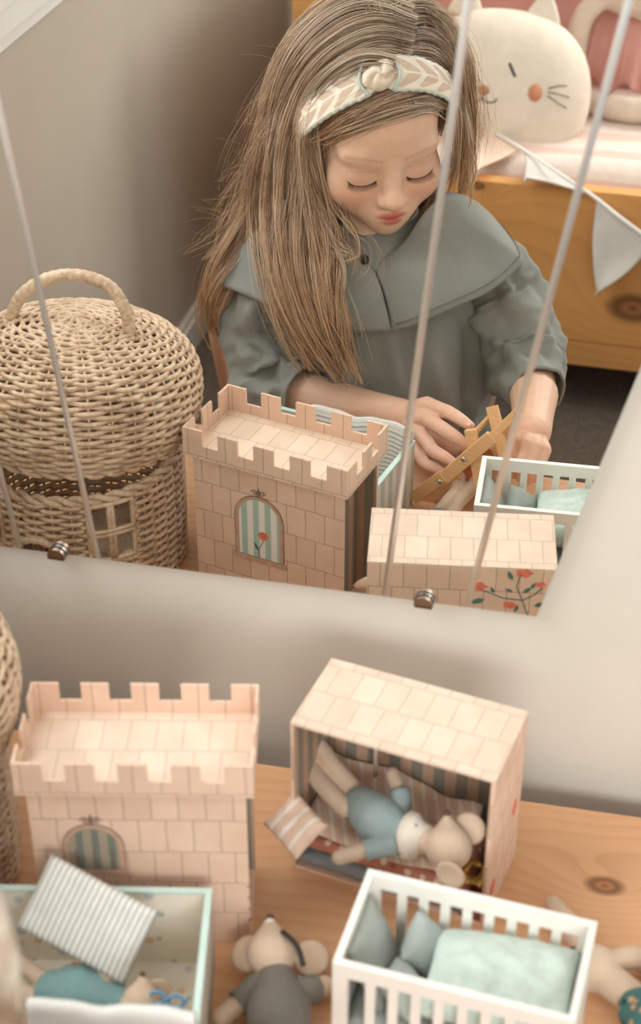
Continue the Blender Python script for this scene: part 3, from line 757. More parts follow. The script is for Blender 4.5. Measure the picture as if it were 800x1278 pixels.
# in the sprigged case
TM = wmat(tray)
cushion('striped_cushion', 'grey ticking striped toy mattress propped up in the open case', 'cushion', 0.112, 0.072, 0.016, basis(((-0.1486, -0.3716, 0.0980)), Vector((-0.0953, -0.3832, 0.0880))-Vector((-0.2016, -0.3621, 0.1120)), Vector((-0.1779, -0.3541, 0.1220))-Vector((-0.1196, -0.3923, 0.0780))), M['ticking'], wr=0.002, seed=21, pinch=0.02, power=0.22)
m2 = mouse('mouse_toy', 'toy mouse in teal dress lying in the sprigged open case', [(-0.1667, -0.4115, 0.0400), (-0.1402, -0.4094, 0.0420), (-0.1107, -0.4119, 0.0440)], [0.021, 0.025, 0.021, 0.014], M['teal_dark'],
    (-0.0888, -0.4098, 0.0500), 0.017, (-0.0910, -0.3959, 0.0660), [((-0.0790, -0.3949, 0.0500), (0.4, -0.8, 0.4), 0.012), ((-0.0991, -0.4228, 0.0500), (-0.4, -0.8, 0.4), 0.012)],
    [([(-0.1229, -0.4021, 0.0480), (-0.1246, -0.3945, 0.0600), (-0.1304, -0.3843, 0.0720)], 0.0085), ([(-0.1106, -0.4239, 0.0480), (-0.1204, -0.4365, 0.0520), (-0.1335, -0.4448, 0.0520)], 0.0075)],
    [([(-0.1742, -0.4045, 0.0380), (-0.1932, -0.3978, 0.0420), (-0.2124, -0.3911, 0.0460)], [0.010, 0.0085, 0.008]), ([(-0.1706, -0.4182, 0.0360), (-0.1883, -0.4187, 0.0380), (-0.2087, -0.4162, 0.0420)], [0.010, 0.0085, 0.008])], M['plush'], sleeve=0.16)
M['cloth_lined'] = M['ticking']
def hang(u, v):
    # striped lining climbs the inside of the case wall (v < 0.4), folds over a soft ridge, white side towards the room
    p = Vector((-0.1567, -0.4825, 0.1180)).lerp(Vector((-0.0202, -0.4601, 0.1180)), u); dn = Vector((0.217, -0.976, 0)); e = 0.0026*math.sin(u*11)+0.0010*math.sin(u*23+1)
    if v < 0.4: k = v/0.4; w = p-dn*(0.012*(1-k)**0.7)-Vector((0, 0, 0.082*(1-k)))
    elif v < 0.6: k = (v-0.4)/0.2; w = p+dn*0.007*k+Vector((0, 0, 0.004*math.sin(PI*k)))
    else: k = (v-0.6)/0.4; w = p+dn*(0.007+0.004*k)-Vector((0, 0, 0.07*k))
    w.z += e*(0.4+0.6*math.sin(PI*v)); return w
bm = grid(bmesh.new(), 48, 31, hang)
for i, f in enumerate(bm.faces): f.material_index = 0 if (i//47) > 14 else 1
lay = bm.loops.layers.uv.verify()
for f in bm.faces:
    for lp in f.loops: lp[lay].uv = (lp[lay].uv[1]*0.19, lp[lay].uv[0]*0.2)
o = obj('white_blanket', bm, [M['white_cloth'], M['cloth_lined']], None, True); solid(o, 0.003); tag(o, 'white toy blanket with striped lining folded over the near wall of the open case', 'blanket')
rc = cushion('coral_cloth', 'coral red scrap of cloth beside the mouse in the open case', 'cloth', 0.034, 0.02, 0.006, TRS((-0.1443, -0.3893, 0.0460), 40, 0, 10), M['coral'], wr=0.002, seed=2)
gp = thing('toy_glasses', 'small blue plastic toy spectacles by the head of the mouse in the open case', 'spectacles', (-0.0639, -0.4118, 0.0620)); bm = bmesh.new()
for s in (-1, 1):
    tube(bm, [(s*0.0085+0.0068*math.cos(a), 0.0058*math.sin(a)*0.5, 0.0058*math.sin(a)*0.85) for a in np.linspace(0, 2*PI, 20, endpoint=False)], 0.0016, 6, closed=True)
    tube(bm, [(s*0.0155, 0, 0), (s*0.017, 0.012, -0.006)], 0.0014, 6)
tube(bm, [(-0.002, 0, 0.001), (0, -0.001, 0.0022), (0.002, 0, 0.001)], 0.0013, 6)
obj('spectacle_frame', bm, M['blue'], gp, True)

# grey mouse lying between the case and the crib, its long legs towards the girl
m3 = mouse('mouse_toy', 'toy mouse in grey jumper lying on the table between case and crib', [(0.0303, -0.3896, 0.0260), (0.0229, -0.3647, 0.0280), (0.0133, -0.3395, 0.0300)], [0.026, 0.027, 0.022, 0.015], M['grey_knit'],
    (0.0050, -0.3223, 0.0360), 0.0225, (-0.0045, -0.2892, 0.0440), [((-0.0159, -0.3212, 0.0300), (-0.25, -0.45, 0.85), 0.0185), ((0.0390, -0.3075, 0.0240), (0.35, -0.3, 0.88), 0.0185)],
    [([(0.0037, -0.3510, 0.0300), (-0.0070, -0.3667, 0.0260), (-0.0228, -0.3872, 0.0200)], 0.0095), ([(0.0331, -0.3494, 0.0300), (0.0463, -0.3430, 0.0240), (0.0576, -0.3282, 0.0160)], 0.0095)],
    [([(0.0314, -0.5829, 0.0260), (0.0402, -0.4915, 0.0280), (0.0351, -0.4610, 0.0220), (0.0217, -0.4444, 0.0120)], [0.008, 0.009, 0.011, 0.008]), ([(0.0621, -0.5832, 0.0240), (0.0584, -0.4982, 0.0240), (0.0448, -0.4664, 0.0200), (0.0404, -0.4452, 0.0120)], [0.008, 0.009, 0.011, 0.008])], M['plush'], sleeve=0.72)
obj('ribbon', T(catmull([(0.0125, -0.3093, 0.0560), (0.0298, -0.3240, 0.0580), (0.0393, -0.3356, 0.0460)], 14), 0.0026, 8, up=(0, 0, 1), flat=0.5), M['black'], m3, True, world=True)
bm = bmesh.new(); ellipsoid(bm, (-0.0028, -0.2957, 0.0430), (0.0068, 0.0068, 0.0075), seg=12, ring=8); obj('snout_patch', bm, M['white_cloth'], m3, True, world=True)

# long eared soft toy lying behind the right end of the crib
m4 = mouse('plush_rabbit', 'beige soft rabbit with teal crochet dress lying behind the crib', [(0.3381, -0.3038, 0.0340), (0.3583, -0.3163, 0.0360), (0.3796, -0.3283, 0.0360)], [0.020, 0.028, 0.030, 0.024], M['crochet'],
    (0.2935, -0.2622, 0.0300), 0.0225, (0.2745, -0.2514, 0.0340), [],
    [([(0.3410, -0.2887, 0.0360), (0.3620, -0.2681, 0.0260), (0.3851, -0.2506, 0.0160)], 0.0095), ([(0.3396, -0.3227, 0.0340), (0.3392, -0.3357, 0.0220), (0.3482, -0.3527, 0.0140)], 0.0095)],
    [([(0.3801, -0.3235, 0.0300), (0.4101, -0.3221, 0.0200), (0.4383, -0.3275, 0.0140)], [0.013, 0.012, 0.010]), ([(0.3837, -0.3395, 0.0300), (0.4084, -0.3476, 0.0200), (0.4323, -0.3569, 0.0140)], [0.013, 0.012, 0.010]),
     ([(0.2895, -0.2570, 0.0360), (0.2669, -0.2135, 0.0220), (0.2470, -0.1790, 0.0120)], [0.010, 0.0115, 0.0085]), ([(0.3069, -0.2566, 0.0360), (0.3283, -0.2356, 0.0220), (0.3442, -0.2365, 0.0120)], [0.010, 0.0115, 0.0085])], M['plush'], sleeve=0.3)

# ---------------------------------------------------------------- wicker house basket
bk = thing('wicker_basket', 'round wicker house basket with domed lid and woven window', 'basket', (-0.395, -0.275, 0))
RB = 0.1195; front = R(90)
win_a, win_w, win_z0, win_z1 = R(90)-R(37), R(12.5), 0.072, 0.150      # window to the right of the door, facing the mirror
win_a2 = R(90)+R(40)
door_a, door_hw, door_h = R(90)+R(4), R(15), 0.098
def hole(a, z):
    for wa in (win_a, win_a2):
        if abs(a-wa) < win_w and win_z0 < z < win_z1: return True
    da = abs(a-door_a)
    if da < door_hw and z < door_h-0.030+0.030*math.sqrt(max(0, 1-(da/door_hw)**2)): return True
    return False
def strand(rf, zf, n, j, rad, per=4, holes=False, amp=0.0028):
    """one woven ring, in front of and behind every other stake"""
    bm = bmesh.new(); tot = n*per; runs = []; cur = []
    for i in range(tot+1):
        a = 2*PI*i/tot; w = (1 if j % 2 else -1)*math.cos(n/2*a)
        w = max(-1, min(1, w*1.4)); rr = rf+amp*w+0.0008*nz((math.cos(a)*3, math.sin(a)*3, j*0.7), 2.2)
        z = zf(a) if callable(zf) else zf
        z += 0.0009*nz((math.cos(a)*4, math.sin(a)*4, j*1.3), 1.7)
        if holes and hole(a if a < PI*1.5 else a-2*PI, z):
            if len(cur) > 2: runs.append(cur)
            cur = []
        else: cur.append((rr*math.cos(a), rr*math.sin(a), z))
    if len(cur) > 2: runs.append(cur)
    if not holes or (len(runs) == 1 and len(runs[0]) == tot+1): tube(bm, runs[0][:-1], rad, 6, closed=True)
    else:
        for r_ in runs: tube(bm, r_, rad, 6)
    return bm
body = obj('basket_body', lathe(bmesh.new(), [(0.001, 0.004), (RB-0.006, 0.004), (RB-0.006, 0.001), (0.001, 0.001)], 40), M['wicker'], bk, False)
zs = np.arange(0.004, 0.153, 0.0056)
for j, z in enumerate(zs):
    obj('wicker_strand', strand(RB+0.0025*math.sin(z*14), float(z), 34, j, 0.0030, holes=True), M['wicker'], body, True)
for i in range(34):
    a = 2*PI*(i)/34; bm = bmesh.new(); seg = []
    for z in np.linspace(0.001, 0.155, 30):
        if hole(a if a < PI*1.5 else a-2*PI, z):
            if len(seg) > 1: tube(bm, seg, 0.0017, 5)
            seg = []
        else: seg.append(((RB+0.0025*math.sin(z*14))*math.cos(a), (RB+0.0025*math.sin(z*14))*math.sin(a), z))
    if len(seg) > 1: tube(bm, seg, 0.0017, 5)
    if len(bm.verts): obj('wicker_stake', bm, M['wicker'], body, True)
    else: bm.free()
for ph in (0, PI):      # plaited top rim
    pts = [((RB+0.0038*math.cos(17*a+ph))*math.cos(a), (RB+0.0038*math.cos(17*a+ph))*math.sin(a), 0.1560+0.0035*math.sin(17*a+ph)) for a in np.linspace(0, 2*PI, 272, endpoint=False)]
    obj('rim_plait', T(pts, 0.0040, 6, closed=True), M['wicker'], body, True)
def wpt(a, z, d=0.0): return ((RB+0.0025*math.sin(z*14)+d)*math.cos(a), (RB+0.0025*math.sin(z*14)+d)*math.sin(a), z)
for wa in (win_a, win_a2):
    fr = obj('woven_window', T([wpt(wa-win_w, z, 0.003) for z in np.linspace(win_z0, win_z1, 8)]+[wpt(a, win_z1, 0.003) for a in np.linspace(wa-win_w, wa+win_w, 8)][1:]+[wpt(wa+win_w, z, 0.003) for z in np.linspace(win_z1, win_z0, 8)][1:]+[wpt(a, win_z0, 0.003) for a in np.linspace(wa+win_w, wa-win_w, 8)][1:-1], 0.0032, 6, closed=True), M['wicker'], bk, True)
    for k in range(2): obj('window_bar', T([wpt(wa-0.018+0.036*k, z, 0.003) for z in np.linspace(win_z0, win_z1, 6)], 0.0030, 6), M['wicker'], fr, True)
    for k in range(2): obj('window_bar', T([wpt(a, (win_z0+win_z1)/2+0.0045*(k*2-1)*0.6, 0.004) for a in np.linspace(wa-win_w, wa+win_w, 8)], 0.0027, 6), M['wicker'], fr, True)
darch = [wpt(door_a+door_hw*math.cos(t)*1.06, (door_h-0.030)+0.034*math.sin(t), 0.004) for t in np.linspace(0, PI, 24)]
dp = [wpt(door_a+door_hw*1.06, z, 0.004) for z in np.linspace(0.006, door_h-0.032, 8)] + darch + [wpt(door_a-door_hw*1.06, z, 0.004) for z in np.linspace(door_h-0.032, 0.006, 8)]
dr = obj('door_arch', T(dp, [0.0046+0.0009*math.sin(i*2.4) for i in range(len(dp))], 8), M['wicker'], bk, True)
bm = bmesh.new()
for k in range(9):
    a = door_a+door_hw*0.9*(k/4-1); hh = door_h-0.032+0.030*math.sqrt(max(0, 1-(k/4-1)**2*0.81)); tube(bm, [wpt(a, 0.006, -0.002), wpt(a, hh, -0.002)], 0.0024, 6)
obj('door_leaf', bm, M['wicker_dark'], dr, True)
# domed lid, resting at the back and tipped open at the front
lid = bpy.data.objects.new('lid', None); COL.objects.link(lid); lid.parent = bk; lid.location = (0, -0.004, 0.1865); lid.rotation_euler = (R(6.0), R(1.5), 0)
prof = catmull([(0.1285, 0, 0.000), (0.1400, 0, 0.020), (0.1455, 0, 0.048), (0.1400, 0, 0.082), (0.118, 0, 0.108), (0.082, 0, 0.124), (0.042, 0, 0.131), (0.006, 0, 0.133)], 200)
acc = [0.0]
for a, c in zip(prof, prof[1:]): acc.append(acc[-1]+(c-a).length)
def at_s(s):
    k = int(np.searchsorted(acc, s)); k = min(max(k, 1), 199); f = (s-acc[k-1])/(acc[k]-acc[k-1]); return prof[k-1].lerp(prof[k], f)
rows = int(acc[-1]/0.0056)
for j in range(rows):
    p = at_s(0.001+j*0.0056); n = 34 if p.x > 0.072 else (18 if p.x > 0.034 else 10)
    if p.x < 0.006: continue
    obj('wicker_strand', strand(p.x, p.z, n, j, 0.0030, per=4 if n > 20 else 6), M['wicker'], lid, True)
for ph in (0, PI):
    pts = [((0.1275+0.0034*math.cos(17*a+ph))*math.cos(a), (0.1275+0.0034*math.cos(17*a+ph))*math.sin(a), -0.002+0.0034*math.sin(17*a+ph)) for a in np.linspace(0, 2*PI, 272, endpoint=False)]
    obj('rim_plait', T(pts, 0.0038, 6, closed=True), M['wicker'], lid, True)
for i in range(34):
    a = 2*PI*i/34; ss = np.linspace(0, acc[-1]*(0.98 if i % 2 == 0 else 0.62), 24)
    obj('wicker_stake', T([(at_s(s).x*math.cos(a), at_s(s).x*math.sin(a), at_s(s).z) for s in ss], 0.0017, 5), M['wicker'], lid, True)
bm = bmesh.new()
for i in range(4): tube(bm, catmull([(-0.024*math.cos(i*PI/4), -0.024*math.sin(i*PI/4), 0.131), (0, 0, 0.1355+i*0.0008), (0.024*math.cos(i*PI/4), 0.024*math.sin(i*PI/4), 0.131)], 9), 0.0030, 6)
obj('crown_knot', bm, M['wicker'], lid, True)
hp = catmull([(-0.0790, 0.004, 0.086), (-0.0800, 0.004, 0.118), (-0.064, 0.003, 0.156), (-0.032, 0.002, 0.181), (0.006, 0.001, 0.190), (0.042, 0.0, 0.182), (0.060, 0.0, 0.160), (0.0660, 0.0, 0.138), (0.0665, 0.0, 0.112)], 110)
hd = obj('handle', T(hp, [0.0074+0.0005*math.sin(i*1.9) for i in range(110)], 10), M['wicker'], bk, True)
hd.parent = lid
for p, q in ((0, 4), (-5, -1)): obj('binding', T(hp[p:p+5] if p == 0 else hp[-5:], 0.0086, 8), M['wicker_dark'], hd, True)

# ---------------------------------------------------------------- toy folding deckchair in her hands
dk = thing('toy_deckchair', 'small wooden folding deckchair held in the hands of the girl', 'toy chair', (0.0524, -0.5000, 0.0307))
def dbar(name, p, q, w, t, up=(0, 1, 0.3), m='toywood'): return obj(name, bar(bmesh.new(), p, q, w, t, up), M[m], dk, world=True, bevel=0.0008)
dbar('upright', (0.0508, -0.4970, 0.1115), (0.0781, -0.4680, 0.0230), 0.0150, 0.011)
dbar('upright', (0.0714, -0.5400, 0.1240), (0.1025, -0.5000, 0.0573), 0.0150, 0.011)
for k in range(3): dbar('cross_rail', Vector((0.0522, -0.4970, 0.1032))+Vector((0, -0.004*k, -0.0050*k)), Vector((0.0720, -0.5400, 0.1143))+Vector((0, -0.004*k, -0.0050*k)), 0.0042, 0.0042)
dbar('side_arm', (-0.0160, -0.4700, 0.0116), (0.0221, -0.4740, 0.0503), 0.0165, 0.007)
dbar('side_arm', (0.0210, -0.4760, 0.0438), (0.0806, -0.4840, 0.1129), 0.0175, 0.008)
dbar('thin_arm', (0.0749, -0.4840, 0.1060), (0.1145, -0.5000, 0.1523), 0.0100, 0.0085)
dbar('prop_arm', (-0.0025, -0.4860, -0.0033), (0.0390, -0.4940, 0.0426), 0.0150, 0.007)
dbar('back_arm', (0.0195, -0.5200, -0.0029), (0.0872, -0.5450, 0.0629), 0.0130, 0.007)
for p in ((0.0487, -0.4680, 0.0841), (0.0205, -0.4630, 0.0484)):
    bm = bmesh.new(); lathe(bm, [(0.0006, 0.0016), (0.0026, 0.0013), (0.0036, 0.0006), (0.0037, -0.002), (0.0004, -0.002)], 14); bmesh.ops.transform(bm, matrix=Matrix.Translation(Vector(p)+Vector((0, 0.001, 0))) @ Matrix.Rotation(R(-80), 4, 'X'), verts=bm.verts)
    sc = obj('screw', bm, M['chrome'], dk, True, world=True)
def sag(u, v):
    a = Vector((0.0303, -0.5050, 0.0518)).lerp(Vector((0.0581, -0.5350, 0.0760)), u); b = Vector((0.0454, -0.5000, 0.0220)).lerp(Vector((0.0818, -0.5300, 0.0489)), u); p = a.lerp(b, v); p.y -= 0.008*math.sin(PI*v); return p
cv = obj('canvas_seat', grid(bmesh.new(), 10, 10, sag), M['canvas'], dk, True, world=True); solid(cv, 0.0015)

# ---------------------------------------------------------------- bed behind
bed = thing('bed', 'honey pine child bed with plank side standing behind the girl', 'bed', (0.35, -2.0, FLOOR))
def bb(name, *a, m='bed', **k): return obj(name, B(*a), M[m], bed, world=True, **k)
bb('side_plank', -0.378, 1.25, -1.535, -1.505, -0.288, 0.0165, bevel=0.004)
bb('side_plank', -0.378, 1.25, -1.537, -1.503, -0.340, -0.291, bevel=0.004)
bb('far_plank', -0.378, 1.25, -2.50, -2.47, -0.340, 0.0165)
for y0, y1 in ((-1.56, -1.50), (-2.51, -2.45)):
    bb('post', -0.442, -0.380, y0, y1, FLOOR, 0.36, bevel=0.006); bb('post', 1.252, 1.31, y0, y1, FLOOR, 0.20)
bb('headboard', -0.425, -0.400, -2.449, -1.561, -0.30, 0.34, bevel=0.004)
bb('footboard', 1.265, 1.29, -2.449, -1.561, -0.30, 0.16)
bb('slat_base', -0.399, 1.25, -2.469, -1.536, -0.20, -0.17)
def mat_top(u, v):
    x = -0.37+1.6*u; y = -1.54-0.92*v; z = 0.005+0.012*nz((x, y, 0), 4)+0.008*nz((x*2, y*6, 1), 3)
    if v < 0.06: z -= (0.06-v)*1.5
    return Vector((x, y, z))
o = obj('mattress', B(-0.378, 1.24, -2.465, -1.54, -0.168, -0.03), M['white_cloth'], None, bevel=0.02); tag(o, 'white mattress inside the pine bed frame', 'mattress')
o = obj('bed_sheet', grid(bmesh.new(), 110, 90, mat_top), M['pale_sheet'], None, True); solid(o, 0.03); tag(o, 'pale pink striped sheet spread over the bed', 'bed sheet')
def duvet(u, v):
    x = -0.37+1.15*u; y = -2.02-0.42*v
    z = 0.04+0.15*(math.sin(PI*min(1, v*0.75+0.12)))+0.10*v+0.030*nz((x*1.3, y*2, 0), 4.5)+0.014*nz((x, y*1.5, 3), 11)
    if v < 0.12: z -= (0.12-v)*0.9
    return Vector((x, y, z))
o = obj('duvet', grid(bmesh.new(), 110, 60, duvet), M['pink_deep'], None, True); solid(o, 0.03); tag(o, 'rumpled deep pink duvet heaped along the back of the bed', 'duvet')
cushion('bed_cushion', 'large blush pink pillow propped behind the cat cushion', 'pillow', 0.62, 0.40, 0.15, TRS((-0.05, -2.16, 0.27), 58, 0, 4), M['pink_cloth'], wr=0.02, seed=31, n=40)

# cat face cushion
catc = Vector((-0.0947, -1.7450, 0.1116)); catM = Matrix.Translation(catc) @ Matrix.Rotation(R(-7), 4, 'Z') @ Matrix.Rotation(R(24), 4, 'X') @ Matrix.Rotation(R(4), 4, 'Y')
cat = thing('cat_cushion', 'cream cat face cushion with ears and whiskers sitting on the bed', 'cushion', (-0.06, -1.745, 0.03))
catW, catH = 0.172, 0.140
def catsurf(u, v, s=1):
    """front (s=1) of the cushion at plane point u, v"""
    e = max(0.0, 1-abs(u/catW)**2.5-abs(v/catH)**2.5); return catM @ Vector((u, s*0.075*e**0.55, v))
bm = bmesh.new()
def catfn(p): return p
rows = []
for i in range(41):
    th = PI*i/40; row = []
    for k in range(56 if 0 < i < 40 else 1):
        ph = 2*PI*k/56; uu = math.sin(th); 
        cu, cv_ = math.cos(ph), math.sin(ph)
        r = (abs(cu)**2.5+abs(cv_)**2.15)**(-1/2.15); rad = uu
        u, v = cu*r*rad*catW, cv_*r*rad*catH*(1.0 if cv_ > 0 else 1.02); u *= 1+0.07*(-v/catH)
        e = max(0, 1-rad**2.5); y = (1 if i < 20 else -1)*0.075*e**0.55
        row.append(bm.verts.new(catM @ Vector((u, y, v))))
    rows.append(row)
for A, C in zip(rows, rows[1:]):
    for k in range(56):
        vs = []
        for q in (A[k % len(A)], C[k % len(C)], C[(k+1) % len(C)], A[(k+1) % len(A)]):
            if q not in vs: vs.append(q)
        if len(vs) > 2: bm.faces.new(vs)
bmesh.ops.recalc_face_normals(bm, faces=bm.faces[:])
obj('cushion_body', bm, M['cat'], cat, True, world=True)
for s, u0 in ((-1, -0.085), (1, 0.062)):
    bm = bmesh.new(); n = 10
    for i in range(n+1):
        t = i/n; w = 0.034*(1-t)**0.8; 
    prism(bm, [(u0-0.036, catH*0.86), (u0+0.036, catH*0.80), (u0+0.030, catH*1.0), (u0+0.012, catH*1.24), (u0+0.002, catH*1.29), (u0-0.008, catH*1.24), (u0-0.030, catH*1.02)], -0.014, 0.014, lambda u, v, n: catM @ Vector((u, n, v)))
    e = obj('cat_ear', bm, M['cat'], cat, True, world=True, bevel=0.008); subd(e)
def stitch(name, pts, r, m): return obj(name, T([catsurf(*p)+(catM.to_3x3() @ Vector((0, 0.001, 0))) for p in pts], r, 6, round_ends=True), M[m], cat, True, world=True)
def patch(name, c, ru, rv, m):
    bm = bmesh.new(); ctr = bm.verts.new(catsurf(*c)+(catM.to_3x3() @ Vector((0, 0.0025, 0)))); rim = [bm.verts.new(catsurf(c[0]+ru*math.cos(a), c[1]+rv*math.sin(a))+(catM.to_3x3() @ Vector((0, 0.0015, 0)))) for a in np.linspace(0, 2*PI, 20, endpoint=False)]
    for i in range(20): bm.faces.new((ctr, rim[i], rim[(i+1) % 20]))
    bmesh.ops.recalc_face_normals(bm, faces=bm.faces[:]); o = obj(name, bm, M[m], cat, True, world=True); solid(o, 0.002, 0.0); return o
def arcp(c, r, a0, a1, n=10, k=0.7): return [(c[0]+r*math.cos(R(a)), c[1]+k*r*math.sin(R(a))) for a in np.linspace(a0, a1, n)]
patch('cat_nose', (-0.030, -0.018), 0.0105, 0.009, 'nose_tan')
patch('cat_cheek', (0.066, -0.012), 0.0125, 0.0155, 'nose_tan')
patch('cat_cheek', (-0.126, -0.012), 0.0125, 0.0155, 'nose_tan')
stitch('cat_eye', [(0.012, 0.034), (0.019, 0.022), (0.024, 0.014)], 0.0026, 'stitch_dark'); stitch('cat_eye', [(-0.082, 0.034), (-0.088, 0.022), (-0.092, 0.014)], 0.0026, 'stitch_dark')
stitch('cat_mouth', arcp((-0.017, -0.030), 0.0135, 180, 350), 0.0017, 'stitch_grey'); stitch('cat_mouth', arcp((-0.044, -0.030), 0.0135, 190, 360), 0.0017, 'stitch_grey')
for (u, v) in ((0.122, 0.008), (0.130, -0.012), (0.128, -0.032)): stitch('cat_whisker', [(0.090, -0.008+(v+0.012)*0.35), (0.108, v*0.75), (u, v)], 0.0014, 'stitch_grey')

# soft doll with long arms behind the cat
dl = thing('soft_doll', 'beige soft doll with long limbs and pink dress on the bed', 'doll', (0.0826, -2.0000, 0.0297))
bm = bmesh.new()
tube(bm, catmull([(0.0522, -1.8600, 0.0607), (0.0309, -1.8800, 0.1327), (0.0380, -1.9000, 0.2027), (0.0751, -1.9200, 0.2460)], 12), [0.022]*12, 12, round_ends=True)
tube(bm, catmull([(0.0519, -1.8600, 0.0640), (0.0803, -1.8400, 0.0509), (0.1186, -1.8300, 0.0515)], 8), [0.020]*8, 12, round_ends=True)
tube(bm, catmull([(0.1157, -1.8200, 0.0582), (0.1718, -1.8100, 0.0605), (0.2456, -1.8200, 0.0762)], 10), [0.026]*10, 12, round_ends=True)
tube(bm, catmull([(0.0751, -1.9200, 0.2460), (0.1404, -1.9500, 0.2448), (0.2219, -1.9600, 0.2010)], 8), [0.03, 0.04, 0.05, 0.05, 0.05, 0.05, 0.05, 0.04], 12, round_ends=True)
bmesh.ops.transform(bm, matrix=wmat(dl).inverted(), verts=bm.verts)
link('body', voxel(bm, 0.004, 3), M['plush_pale'], dl, True)
def frock(u, v):
    a = Vector((0.0551, -1.9600, 0.2200)).lerp(Vector((0.2196, -1.9800, 0.2104)), u); b = Vector((0.0532, -1.9000, 0.0727)).lerp(Vector((0.2425, -1.8800, 0.0734)), u); p = a.lerp(b, v)
    p += Vector((0, 0.012+0.018*math.sin(u*22+v*3)*v, 0.012*math.sin(u*15+1)*v)); return p
fr = obj('doll_dress', grid(bmesh.new(), 60, 24, frock), M['pink_deep'], dl, True, world=True); solid(fr, 0.006)

# bunting across the bed edge
bt = thing('bunting', 'fabric bunting of peach grey and white flags draped over the bed edge', 'bunting', (-0.0218, -1.6600, 0.0085))
sp = [(-0.2011, -1.7921, 0.0500), (-0.1443, -1.7183, 0.0500), (-0.0812, -1.6498, 0.0500), (-0.0275, -1.5904, 0.0500), (0.0547, -1.5003, 0.0450), (0.1189, -1.4930, 0.0115), (0.1708, -1.4700, -0.0133), (0.2553, -1.4500, -0.0573)]
obj('bunting_tape', T(catmull(sp, 50), 0.0042, 8, up=(0, 0.5, 1), flat=0.45), M['white_cloth'], bt, True, world=True)
def flag(a, b, tip, m, bow=0.0, label=None, n=18, wob=0.008, curve=0.0):
    a, b, tip = Vector(a), Vector(b), Vector(tip); nrm = (b-a).cross(tip-a).normalized()
    def f(u, v):
        top = a.lerp(b, u); p = top.lerp(tip, v); p += nrm*(wob*math.sin(u*5+v*4)*v+bow*math.sin(PI*v)); p += (b-a)*curve*math.sin(PI*v)*(1-2*u)*0.5; return p
    o = obj('bunting_flag', grid(bmesh.new(), n, n, f), M[m], bt, True, world=True); solid(o, 0.0025)
    if label: o['label'] = label
    return o
M['peach_flag'] = mat_fabric('peach_cotton', (240, 212, 190), 0.03, 600); M['grey_flag'] = mat_fabric('pale_grey_cotton', (214, 208, 200), 0.04, 600)
flag((-0.1444, -1.7193, 0.0480), (-0.0315, -1.5985, 0.0480), (-0.0993, -1.4627, 0.0420), 'peach_flag', -0.006, 'peach flag', curve=0.15)
flag((-0.0224, -1.5874, 0.0470), (0.1127, -1.4950, 0.0146), (-0.0053, -1.4756, 0.0400), 'grey_flag', 0.004, 'pale grey flag', wob=0.004)
flag((0.1236, -1.4920, 0.0093), (0.2325, -1.4550, -0.0465), (0.1413, -1.4700, -0.1671), 'white_cloth', -0.004, 'white flag', curve=-0.15)

# ---------------------------------------------------------------- the girl
HS = 1.2264; HC = Vector((-0.1371, -0.755, 0.3985))
def _head_rot(yaw, pitch, roll):
    cy, sy, cp, sp, cr, sr = math.cos(yaw), math.sin(yaw), math.cos(pitch), math.sin(pitch), math.cos(roll), math.sin(roll)
    return Matrix(((cy, sy, 0), (-sy, cy, 0), (0, 0, 1))) @ Matrix(((1, 0, 0), (0, cp, sp), (0, -sp, cp))) @ Matrix(((cr, 0, sr), (0, 1, 0), (-sr, 0, cr)))
HM = _head_rot(R(27.5), R(14.1), R(-3.07))
def hp_(x, y, z): return HC + HM @ (Vector((x, y, z))*HS)
girl = thing('person', 'young girl with long fair hair, headband and sage dress looking down at her hands', 'person', (-0.10, -0.75, FLOOR))

